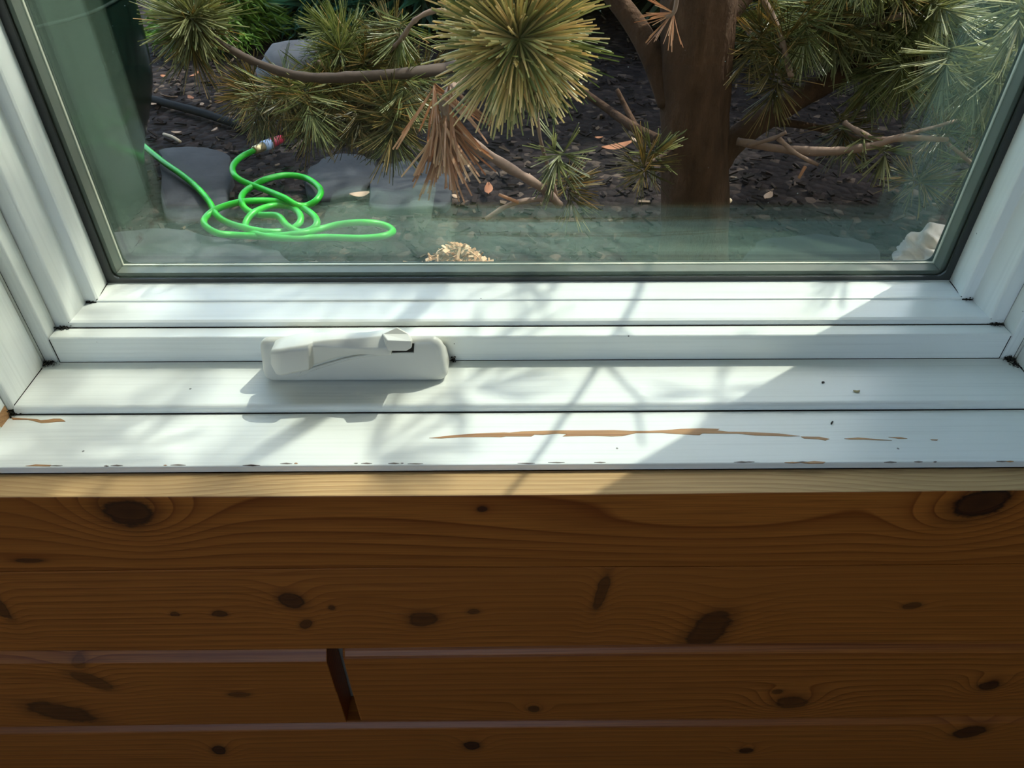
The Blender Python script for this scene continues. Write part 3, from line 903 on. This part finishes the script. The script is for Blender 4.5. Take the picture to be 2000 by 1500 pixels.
for i in range(len(H)):
    zz.append(.0075 + .010 * (i / len(H)) + .006 * math.sin(i * 1.9) * (.3 if i < 6 else 1) + .004)
zz[0] = zz[1] = zz[2] = .014
hps = []
for (x, y), z in zip(H, zz):
    u, v = hp(x, y)
    hps.append(onz(u, v, GZ + .014 + z))
M_HOSE = plain('green_hose_vinyl', (0.022, 0.44, 0.020), 0.4, var=0.03, bump=0.02)
hose = tag(empty('garden_hose', (hps[8].x, hps[8].y, GZ)), 'bright green garden hose in loose coils on the ground', 'hose')
obj('tube', *tube(catmull(hps, 6), .0068, 10), M_HOSE, hose, smooth=True)
e0 = hps[-1]
ed = (onz(575, 260, GZ + .035) - e0).normalized()
def cyl(a, b, r0, r1, sides=14):
    return tube([a, a + (b - a) * .02, a + (b - a) * .98, b], [r0 * .9, r0, r1, r1 * .9], sides)
obj('brass_fitting', *cyl(e0 - ed * .004, e0 + ed * .026, .0095, .0105), plain('brass', (0.62, 0.48, 0.26), 0.35, 0.8), hose, smooth=True)
obj('blue_collar', *cyl(e0 + ed * .026, e0 + ed * .050, .0125, .0120), plain('pale_blue_plastic', (0.36, 0.47, 0.68), 0.4), hose, smooth=True)
obj('red_grip', *cyl(e0 + ed * .050, e0 + ed * .090, .0125, .0095), plain('red_plastic', (0.42, 0.03, 0.06), 0.4), hose, smooth=True)

# dark green vinyl cover standing at the left, a tall covered thing
M_VINYL = plain('dark_green_vinyl', (0.004, 0.011, 0.008), 0.2, var=0.2, scale=14, bump=0.25)
CY = 0.98
sil = [(400, 268), (360, 258), (330, 255), (298, 260), (224, 273), (180, 275), (130, 265), (60, 248), (0, 227), (-120, 186), (-300, 120)]
vs, fs = [], []
NS = 72
for (v, u) in sil:
    p = ony(u, v, CY)
    z = max(p.z, GZ) if v < 400 else GZ
    a, b = .36, .26
    cx = p.x - a
    for k in range(NS):
        t = 2 * math.pi * k / NS
        f = .012 * math.sin(t * 11 + z * 2.5) * math.sin(t * 3 + 1 + z) + .006 * math.sin(t * 23 + z * 6)
        ca, sa = math.cos(t), math.sin(t)
        sx = math.copysign(abs(ca) ** .75, ca)
        sy = math.copysign(abs(sa) ** .75, sa)
        vs.append((cx + sx * (a + f * (1 - max(ca, 0) ** 3)), CY + sy * (b + f), z))
for i in range(len(sil) - 1):
    for k in range(NS):
        j = (k + 1) % NS
        fs.append((i * NS + k, i * NS + j, (i + 1) * NS + j, (i + 1) * NS + k))
fs.append(tuple(range((len(sil) - 1) * NS, len(sil) * NS)))
pc = ony(227, 0, CY)
covr = tag(empty('garden_cover', (pc.x - .36, CY, GZ)), 'dark green glossy vinyl cover standing outside at the left edge', 'cover')
co_ = fix_normals(obj('cover_skin', vs, fs, M_VINYL, covr, smooth=True))
ss = co_.modifiers.new('sub', 'SUBSURF')
ss.levels = ss.render_levels = 1
hem = []
for k in range(NS + 1):
    i = k % NS
    hem.append(Vector(vs[8 * NS + i]) + Vector((0, -.002, 0)))
obj('seam_piping', *tube(hem, .003, 6, False), plain('dull_piping', (0.01, 0.02, 0.016), 0.8, spec=0.1), covr, smooth=True)

# ================================================================= PINE TREE AND SHRUBS
def needle_mat(name, stops, rough=0.36):
    t = NT(name)
    ri = t.n('NewGeometry').outputs['Random Per Island']
    c = t.ramp(ri, stops)
    p = t.principled(c, rough, spec=0.5)
    tl = t.n('BsdfTranslucent')
    t.link(t.mix(0.35, c, (1.0, 0.95, 0.55), 'SOFT_LIGHT'), tl.inputs[0])
    mx = t.n('MixShader')
    mx.inputs[0].default_value = 0.52
    t.link(p.outputs[0], mx.inputs[1])
    t.link(tl.outputs[0], mx.inputs[2])
    t.link(mx.outputs[0], t.out.inputs[0])
    return t.m
M_NEED = needle_mat('pine_needles_green', [(0.0, (0.08, 0.11, 0.04)), (0.5, (0.25, 0.29, 0.11)), (0.85, (0.45, 0.46, 0.22)), (1.0, (0.58, 0.36, 0.15))])
M_NEEDB = needle_mat('pine_needles_bluegreen', [(0.0, (0.11, 0.13, 0.06)), (0.6, (0.34, 0.36, 0.18)), (1.0, (0.60, 0.58, 0.36))])
M_NEEDY = needle_mat('pine_needles_yellowed', [(0.0, (0.24, 0.27, 0.13)), (0.3, (0.50, 0.46, 0.23)), (0.6, (0.78, 0.62, 0.34)), (1.0, (0.86, 0.62, 0.36))])
M_NEEDD = needle_mat('pine_needles_dead', [(0.0, (0.40, 0.20, 0.12)), (0.6, (0.64, 0.38, 0.25)), (1.0, (0.80, 0.56, 0.40))])
M_NEEDM = needle_mat('pine_needles_mixed', [(0.0, (0.05, 0.055, 0.02)), (0.4, (0.15, 0.14, 0.05)), (0.7, (0.34, 0.26, 0.10)), (1.0, (0.55, 0.36, 0.16))])
def bark_mat():
    t = NT('pine_bark')
    co = t.obco()
    nz = t.noise(t.vscale(co, (26, 26, 9)), 1.0, 6, 0.7)
    n2 = t.noise(co, 90, 4)
    c = t.ramp(nz, [(0.3, (0.035, 0.018, 0.011)), (0.55, (0.085, 0.045, 0.027)), (0.8, (0.18, 0.105, 0.068))])
    t.principled(c, 0.9, t.bump(t.math('ADD', nz, t.math('MULTIPLY', n2, .4)), 0.9, 0.008), 0.2)
    return t.m
M_BARK = bark_mat()
M_BRANCH = plain('branch_bark', (0.30, 0.18, 0.12), 0.85, var=0.5, scale=110, bump=0.8)
def tuft_mesh(name, n, L, spread0, spread1, shoot, seed, mat, droop=.12, rad=.00075, per=3):
    """needles along a short shoot that points to +Z"""
    r = random.Random(seed)
    vs, fs = [], []
    for k in range(n):
        az = r.uniform(0, 2 * math.pi)
        h = r.random()
        base = Vector((0, 0, shoot * (h - .5)))
        pol = spread1 + (spread0 - spread1) * h + r.gauss(0, .20)
        d0 = Vector((math.sin(pol) * math.cos(az), math.sin(pol) * math.sin(az), math.cos(pol)))
        for q in range(per):
            d = (d0 + Vector((r.gauss(0, .055), r.gauss(0, .055), r.gauss(0, .055)))).normalized()
            l = L * r.uniform(.62, 1.06)
            s = d.orthogonal().normalized()
            s2 = d.cross(s)
            bend = Vector((r.gauss(0, .05), r.gauss(0, .05), -droop * r.random())) * l
            b = len(vs)
            p0 = base
            p1 = base + d * (l * .55) + bend * .3
            p2 = base + d * l + bend
            for p, rr_ in ((p0, rad * .8), (p1, rad * 1.05), (p2, rad * .72)):
                for m in range(3):
                    a = 2 * math.pi * m / 3
                    vs.append(p + (s * math.cos(a) + s2 * math.sin(a)) * rr_)
            for m in range(3):
                e = (m + 1) % 3
                fs.append((b + m, b + e, b + 3 + e, b + 3 + m))
                fs.append((b + 3 + m, b + 3 + e, b + 6 + e, b + 6 + m))
            fs.append((b + 6, b + 7, b + 8))
    me = bpy.data.meshes.new(name)
    me.from_pydata([tuple(v) for v in vs], [], fs)
    me.materials.append(mat)
    me.update()
    return me
T_G = [tuft_mesh('needle_tuft', 60, .075, .35, 1.7, .05, 40 + i, M_NEED) for i in range(3)]
T_B = [tuft_mesh('needle_tuft', 55, .072, .35, 1.6, .04, 50 + i, M_NEEDB, rad=.0009) for i in range(2)]
T_M = [tuft_mesh('needle_tuft', 55, .075, .4, 1.8, .05, 60 + i, M_NEEDM) for i in range(2)]
T_S = [tuft_mesh('needle_tuft', 16, .060, .4, 1.5, .02, 70 + i, M_NEEDB, rad=.0011) for i in range(2)]
T_BIG = tuft_mesh('needle_tuft', 185, .080, .55, 1.75, .030, 81, M_NEEDY, .10, .00105)
T_FEW = tuft_mesh('needle_tuft', 5, .075, .15, .6, .01, 92, M_NEEDD, .05, .0011, 2)
T_DEAD = tuft_mesh('needle_tuft', 15, .070, .25, .95, .045, 91, M_NEEDD, .05, .0013)

pine = tag(empty('pine_tree', (0.335, 0.73, GZ)), 'pine tree with brown trunk and long needle tufts outside the glass', 'tree')
def branch(pts, r0, r1, parent=pine, mat=M_BRANCH, sub=5, knob=.0):
    cp_ = catmull(pts, sub)
    n = len(cp_)
    rb = random.Random(int(abs(pts[0][0]) * 1e4) % 9973)
    rads = [(r0 + (r1 - r0) * i / (n - 1)) * (1 + knob * rb.uniform(-1, 1)) for i in range(n)]
    return obj('branch', *tube(cp_, rads, 9), mat, parent, smooth=True)
def tuft(meshes, loc, axis, parent, scale=1.0, roll=None):
    me = meshes[random.randrange(len(meshes))] if isinstance(meshes, list) else meshes
    o = bpy.data.objects.new('needle_tuft', me)
    C.objects.link(o)
    o.parent = parent
    q = Vector(axis).normalized().to_track_quat('Z', 'Y')
    o.matrix_parent_inverse = Matrix.Identity(4)
    o.location = Vector(loc) - parent_loc(parent)
    o.rotation_mode = 'QUATERNION'
    o.rotation_quaternion = q @ Matrix.Rotation(random.uniform(0, 6.28) if roll is None else roll, 3, 'Z').to_quaternion()
    o.scale = (scale, scale, scale)
    return o
# trunk
TY = 0.74
tp = []
for (u, v, rad, y) in ((1352, 560, .070, TY - .01), (1353, 500, .064, TY), (1355, 440, .059, TY), (1356, 300, .056, TY), (1358, 150, .055, TY + .005), (1366, 0, .058, TY + .01), (1372, -120, .050, TY + .02), (1380, -330, .042, TY + .03), (1384, -900, .030, TY + .04)):
    p = ony(u, v, y)
    tp.append((p, rad))
tp[0][0].z = GZ - .03
cpts = catmull([p for p, _ in tp], 6)
rads = lerp_list([r for _, r in tp], len(cpts))
tv, tf = tube(cpts, rads, 28)
tv = [Vector(v) for v in tv]
for i, v in enumerate(tv):
    k = i // 28
    if k < len(cpts):
        c_ = cpts[k]
        d = v - c_
        s = 1 + .10 * mnoise.noise(Vector((d.x * 40, d.y * 40, v.z * 7))) + .05 * mnoise.noise(v * 30)
        tv[i] = c_ + d * s
obj('trunk', tv, tf, M_BARK, pine, smooth=True)

# limb rising to the right
b1 = branch([ony(1395, 330, TY), ony(1440, 270, TY + .01), ony(1540, 203, TY + .05), ony(1640, 148, TY + .10), ony(1735, 85, TY + .16), ony(1850, 10, TY + .24), ony(1960, -80, TY + .32)], .024, .011, mat=M_BARK, knob=.04)
# limb to the upper left of the trunk
b2 = branch([ony(1310, 200, TY), ony(1275, 110, TY + .02), ony(1235, 40, TY + .05), ony(1180, -30, TY + .08)], .022, .015, mat=M_BARK)
b2b = branch([ony(1390, 60, TY), ony(1430, 10, TY + .03), ony(1490, -60, TY + .07)], .026, .018, mat=M_BARK)
# sunlit twig to the right
b3 = branch([ony(1440, 276, TY - .02), ony(1530, 292, TY - .06), ony(1620, 296, TY - .10), ony(1700, 286, TY - .12), ony(1760, 270, TY - .13), ony(1850, 273, TY - .12)], .0075, .0045, mat=M_TWIG, knob=.18)
b3b = branch([ony(1460, 285, TY - .04), ony(1510, 270, TY - .07), ony(1535, 258, TY - .08)], .004, .003, mat=M_TWIG, knob=.2)
b3c = branch([ony(1520, 270, TY - .07), ony(1555, 300, TY - .09), ony(1598, 322, TY - .10)], .0045, .0030, mat=M_TWIG, knob=.2)
b3d = branch([ony(1650, 240, TY - .06), ony(1680, 258, TY - .09), ony(1720, 272, TY - .12), ony(1800, 255, TY - .10), ony(1880, 232, TY - .06)], .0045, .003, mat=M_TWIG, knob=.2)
b3e = branch([ony(1850, 280, TY - .12), ony(1875, 300, TY - .12), ony(1898, 320, TY - .12)], .0035, .0028, mat=M_TWIG, knob=.2)
b3f = branch([ony(1420, 280, TY), ony(1500, 240, TY + .10), ony(1620, 255, TY + .18), ony(1720, 290, TY + .24)], .009, .005, mat=M_BARK)
tw = branch([ony(1573, 325, TY - .09), ony(1560, 348, TY - .09)], .0028, .0022, mat=M_NEEDD)
for (u, v, y, msh, ax, sc) in ((1728, 292, TY - .12, T_S, (.1, -.5, -.8), 1.0), (1686, 268, TY - .10, T_S, (-.2, -.3, -.9), .9), (1792, 352, TY - .12, T_M, (.1, -.95, .1), .82), (1905, 262, TY - .10, T_G, (.1, -.9, .15), .9),
                               (1903, 320, TY - .12, T_S, (-.7, -.3, -.6), 1.1), (1840, 262, TY - .04, T_M, (.2, -.6, .3), .8), (1935, 330, TY - .06, T_B, (.2, -.5, -.6), .9), (1960, 250, TY - .05, T_G, (.3, -.5, -.2), .9)):
    tuft(msh, ony(u, v, y), ax, b3, sc)
# dense foliage at the upper right
rf = random.Random(17)
subs = []
for (a, b_, c_) in (((1560, 40), (1650, 60), (1760, 30)), ((1650, 20), (1780, 60), (1960, 82)), ((1700, 110), (1850, 90), (2000, 60)), ((1480, -20), (1520, 60), (1545, 150)), ((1780, 40), (1850, 90), (1960, 190)),
                    ((1620, -80), (1800, -40), (2020, -10)), ((1450, 40), (1500, 120), (1560, 210))):
    yy = rf.uniform(TY - .05, TY + .25)
    subs.append((branch([ony(*a, yy), ony(*b_, yy - .03), ony(*c_, yy - .08)], .0065, .004, mat=M_TWIG, knob=.2), yy))
dens = []
for k in range(120):
    u = 1470 + 560 * rf.random() ** .8
    lim = 60 + 140 * max(0, min(1, (u - 1480) / 420))
    v = rf.uniform(-90, lim)
    dens.append((u, v))
for (u, v) in dens:
    br, yy = subs[rf.randrange(len(subs))]
    y = yy + rf.uniform(-.10, .12)
    ms = rf.choice([T_G, T_G, T_B, T_B, T_M])
    tuft(ms, ony(u, v, y), (rf.gauss(0, .5), -.6 + rf.gauss(0, .35), -.35 + rf.gauss(0, .4)), br, rf.uniform(.85, 1.1))
for (u, v, y, ms) in ((1850, 120, TY - .1, T_B), (1905, 150, TY - .12, T_B), (1960, 120, TY - .14, T_B), (1990, 30, TY - .2, T_B), (1760, 130, TY, T_G), (1700, 150, TY + .05, T_G), (1530, 90, TY, T_M), (1520, 160, TY, T_M), (1480, 80, TY, T_M), (1575, 50, TY, T_G), (1940, 180, TY - .1, T_B), (1645, 250, TY + .1, T_M)):
    tuft(ms, ony(u, v, y), (rf.gauss(0, .25), -.5, -.8), subs[1][0], 1.0)
# branch carrying the large sunlit tuft towards the glass
pT = ony(1012, 72, 0.165)
b4 = branch([ony(1320, -160, TY), Vector((.20, .50, .30)), Vector((.05, .30, pT.z + .06)), pT + Vector((.003, .07, .02)), pT], .009, .0035, mat=M_TWIG, knob=.12)
tuft(T_BIG, pT, (0.06, -.93, .10), b4, .90, .4)
tuft(T_BIG, pT + Vector((-.006, .022, -.006)), (-.12, -.70, -.42), b4, 1.0, 2.1)
tuft(T_G, pT + Vector((.010, .045, -.004)), (.25, -.6, -.3), b4, 1.05)
tuft(T_B, pT + Vector((-.008, .02, .06)), (0, -.3, .9), b4, .9)
# the dead brown tuft and the bare twig under it
pD = ony(868, 205, 0.205)
b5 = branch([ony(960, 90, .30), ony(905, 150, .25), ony(876, 182, .22), pD, ony(880, 240, .215), ony(930, 285, .26), ony(990, 325, .34), ony(1060, 368, .44), ony(1092, 400, .50)], .0035, .0062, mat=M_TWIG, knob=.16)
for ax, sc in (((.12, -.35, -.95), 1.0), ((-.15, -.3, -1), .95), ((.30, -.2, -.9), .9)):
    tuft(T_DEAD, pD + Vector((rf.uniform(-.006, .006), 0, rf.uniform(-.008, .004))), ax, b5, sc)
b5b = branch([ony(1060, 388, .45), ony(1000, 398, .43), ony(948, 428, .42)], .0040, .0028, mat=M_TWIG, knob=.2)
b5c = branch([ony(1012, 395, .43), ony(975, 380, .42)], .0024, .0020, mat=M_NEEDD)
b5d = branch([ony(1092, 400, .50), ony(1075, 340, .48), ony(1055, 270, .46), ony(1045, 180, .45)], .0026, .0026, mat=M_TWIG, knob=.15)
tuft(T_S, ony(1085, 308, .46), (.2, -.7, -.4), b5d, 1.0)
tuft(T_S, ony(1098, 300, .47), (-.3, -.7, .1), b5d, .9)
tuft(T_M, ony(1110, 370, .52), (.2, -.4, -.8), b5, .75)
b6 = branch([ony(1310, 290, TY - .03), ony(1280, 310, TY - .10), ony(1255, 322, TY - .14)], .004, .003, mat=M_TWIG)
tuft(T_M, ony(1258, 325, TY - .14), (-.2, -.8, -.2), b6, .85)
tuft(T_S, ony(1275, 300, TY - .12), (.2, -.5, .6), b6, .9)
b7 = branch([ony(1120, 165, TY + .22), ony(1190, 215, TY + .15), ony(1240, 250, TY + .08), ony(1310, 285, TY + .01)], .006, .010, mat=M_BARK)
b7b = branch([ony(1205, 175, TY + .16), ony(1225, 215, TY + .13), ony(1250, 262, TY + .08)], .004, .006, mat=M_BARK)
# brown hanging needles in front of the trunk top
b8 = branch([ony(1325, -40, TY - .2), ony(1318, 20, TY - .2), ony(1300, 35, TY - .2)], .003, .0025, mat=M_TWIG)
for (u, v, ax) in ((1312, 25, (-.9, -.2, -.1)), (1315, 30, (.05, -.2, -1)), (1308, 32, (-.6, -.2, -.7))):
    o = tuft(T_FEW, ony(u, v, TY - .2), ax, b8, .62)
# the dark branch reaching left with hanging tufts
LY = .62
b9 = branch([ony(1260, -80, TY), ony(1120, -10, LY + .10), ony(1000, 70, LY + .06), ony(920, 120, LY + .03), ony(840, 138, LY - .08), ony(720, 148, LY - .12), ony(620, 152, LY - .12), ony(560, 143, LY - .11), ony(500, 122, LY - .09), ony(440, 90, LY - .07), ony(378, 42, LY - .05)],
            .010, .0040, mat=plain('dark_branch_bark', (0.085, 0.055, 0.04), 0.85, var=.5, scale=110, bump=.8), knob=.12)
b9b = branch([ony(700, 150, LY), ony(640, 138, LY - .03), ony(625, 122, LY - .03), ony(612, 130, LY - .02), ony(606, 148, LY)], .004, .003, mat=M_TWIG)
b10 = branch([ony(870, 20, LY - .05), ony(835, 25, LY - .05), ony(805, 45, LY - .05), ony(785, 75, LY - .04), ony(760, 100, LY - .02)], .0036, .0030, mat=M_TWIG, knob=.2)
b11 = branch([ony(760, 150, LY), ony(740, 170, LY - .02), ony(715, 178, LY - .02)], .0034, .0028, mat=M_TWIG, knob=.2)
for k in range(44):
    u = rf.uniform(480, 830)
    v = 195 + rf.gauss(0, 26)
    if u < 610: v = 178 + rf.gauss(0, 16)
    if 800 > u > 740: v += 15
    tuft(rf.choice([T_M, T_M, T_G, T_M]), ony(u, v, LY + rf.uniform(-.10, .06)), (rf.gauss(0, .45), -.4 + rf.gauss(0, .3), -.75 + rf.gauss(0, .25)), b9, rf.uniform(.62, .85))
for k in range(20):
    u = rf.uniform(640, 840)
    v = rf.uniform(60, 150)
    tuft(rf.choice([T_M, T_G]), ony(u, v, LY + rf.uniform(-.02, .15)), (rf.gauss(0, .5), -.3, rf.gauss(0, .6)), b10, rf.uniform(.55, .8))
tuft(T_M, ony(765, 235, LY - .12), (.05, -.5, -.8), b9, .95)
for (ax, sc) in (((-.1, -.8, .35), 1.0), ((.4, -.5, .5), 1.0), ((-.5, -.5, -.3), .9)):
    tuft(T_B, ony(378, 38, LY - .05), ax, b9, sc)
tuft(T_M, ony(372, 60, LY - .05), (-.05, -.3, -.9), b9, .95)
# branches above the frame, between the sun and the sill: they throw the dappled shade
def above(u, v, z, t):
    return onz(u, v, z) + SUNV * t
def shade_branch(pix, t, r0, r1, z=ZG):
    return branch([above(u, v, z, t) for u, v in pix], r0, r1, mat=M_BARK)
b12 = shade_branch([(320, 1000), (460, 915), (600, 828), (720, 738), (800, 660), (880, 560), (1000, 430)], .85, .0062, .0085, ZJ)
b13 = shade_branch([(1010, 930), (1060, 872), (1110, 800), (1160, 725), (1205, 640), (1215, 560), (1190, 440)], .62, .0020, .0036)
b14 = shade_branch([(1180, 705), (1215, 745), (1255, 790), (1265, 850)], .80, .0024, .0016)
for k in range(7):
    u, v = rf.uniform(-50, 640), rf.uniform(560, 960)
    tuft(T_G, above(u, v, ZG, rf.uniform(1.3, 2.3)), (rf.gauss(0, .5), rf.gauss(0, .5), rf.gauss(0, .6)), b12, 1.0)
for k in range(4):
    u, v = rf.uniform(640, 1000), rf.uniform(540, 660)
    tuft(T_G, above(u, v, ZG, rf.uniform(.9, 1.5)), (rf.gauss(0, .5), rf.gauss(0, .5), rf.gauss(0, .6)), b12, 1.0)
for (u, v, t_) in ((1690, 605, .45), (1640, 570, .6), (1600, 600, .7), (300, 600, .8), (420, 590, .9), (560, 605, 1.0), (960, 610, .9), (1060, 600, .8), (1340, 600, 1.0), (120, 880, 1.0), (260, 860, 1.2), (740, 870, 1.2), (900, 760, 1.1), (1400, 770, 1.1)):
    tuft(T_S, above(u, v, ZG, t_), (rf.gauss(-.3, .5), rf.gauss(-.2, .5), -.6), b13, 1.15)

# unseen needle blades added above the frame to shade the ground behind the pine
cr_ = random.Random(23)
parts = []
for k in range(3600):
    x, y, z = cr_.uniform(-1.5, .9), cr_.uniform(1.05, 2.3), cr_.uniform(.75, 2.1)
    if mnoise.noise(Vector((x * 1.6, y * 1.6, z * 2.2))) < -.12: continue
    d = Vector((cr_.gauss(0, 1), cr_.gauss(0, 1), cr_.gauss(0, .6))).normalized()
    sd_ = d.orthogonal().normalized() * cr_.uniform(.004, .011)
    nd_ = d.cross(sd_)
    q = Vector((x, y, z))
    L = cr_.uniform(.09, .17)
    parts.append(([q - sd_, q + sd_, q + d * L, q + d * L * .4 + nd_ * .5], [(0, 1, 3), (1, 2, 3), (2, 0, 3)]))
tag(obj('shade_needles', *join(parts), M_NEED, pine), kind='stuff')

# conifers and shrubs behind
def shrub(name, c, R, Ht, nbl, mat, label, cat, seed, blade=(.05, .012), skirt=.35):
    r = random.Random(seed)
    root = tag(empty(name, c), label, cat)
    parts = []
    for k in range(nbl):
        h = r.random() ** 1.3
        prof = (1 - h) ** .8 * (1 if h > .06 else .75 + h * 4)
        a = r.uniform(0, 2 * math.pi)
        rr_ = R * prof * (1 - .55 * r.random() ** 2)
        rr_ *= 1 + .16 * math.sin(a * 5 + h * 9)
        p = Vector((c[0] + rr_ * math.cos(a), c[1] + rr_ * math.sin(a), c[2] + .03 + h * Ht))
        d = Vector((math.cos(a) + r.gauss(0, .4), math.sin(a) + r.gauss(0, .4), -skirt + r.gauss(0, .4))).normalized()
        s = d.orthogonal().normalized()
        s = (Matrix.Rotation(r.uniform(0, 6.28), 3, d) @ s)
        L, W = blade[0] * r.uniform(.6, 1.3), blade[1] * r.uniform(.6, 1.3)
        nn_ = d.cross(s) * W * .5
        parts.append(([p - s * W / 2, p + s * W / 2, p + d * L, p + d * L * .4 + nn_], [(0, 1, 3), (1, 2, 3), (2, 0, 3)]))
    obj('foliage', *join(parts), mat, root)
    st, sf = tube([Vector(c) + Vector((0, 0, -.03)), Vector(c) + Vector((.01, 0, Ht * .5)), Vector(c) + Vector((0, .01, Ht * .96))], [R * .09 + .012, R * .06 + .008, .004], 9)
    obj('stem', st, sf, M_BARK, root, smooth=True)
    return root
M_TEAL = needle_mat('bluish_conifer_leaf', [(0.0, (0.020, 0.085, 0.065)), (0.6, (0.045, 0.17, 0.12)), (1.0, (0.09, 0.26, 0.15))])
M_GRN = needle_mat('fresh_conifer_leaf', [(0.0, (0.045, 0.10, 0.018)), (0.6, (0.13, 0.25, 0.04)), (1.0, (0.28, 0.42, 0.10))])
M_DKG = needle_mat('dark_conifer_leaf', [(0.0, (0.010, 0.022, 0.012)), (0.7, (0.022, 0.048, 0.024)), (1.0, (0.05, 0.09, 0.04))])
p = onz(405, 118, GZ)
shrub('low_shrub', (p.x, p.y + .20, GZ), .22, .33, 3600, M_GRN, 'low bright green shrub on the mulch under the far left needle tuft', 'shrub', 1, (.05, .010))
p = onz(635, 88, GZ)
shrub('spreading_conifer', (p.x, p.y + .24, GZ), .24, .34, 3600, M_TEAL, 'low bluish green spreading conifer just behind the grey boulder', 'shrub', 6, (.06, .012))
p = onz(820, 88, GZ)
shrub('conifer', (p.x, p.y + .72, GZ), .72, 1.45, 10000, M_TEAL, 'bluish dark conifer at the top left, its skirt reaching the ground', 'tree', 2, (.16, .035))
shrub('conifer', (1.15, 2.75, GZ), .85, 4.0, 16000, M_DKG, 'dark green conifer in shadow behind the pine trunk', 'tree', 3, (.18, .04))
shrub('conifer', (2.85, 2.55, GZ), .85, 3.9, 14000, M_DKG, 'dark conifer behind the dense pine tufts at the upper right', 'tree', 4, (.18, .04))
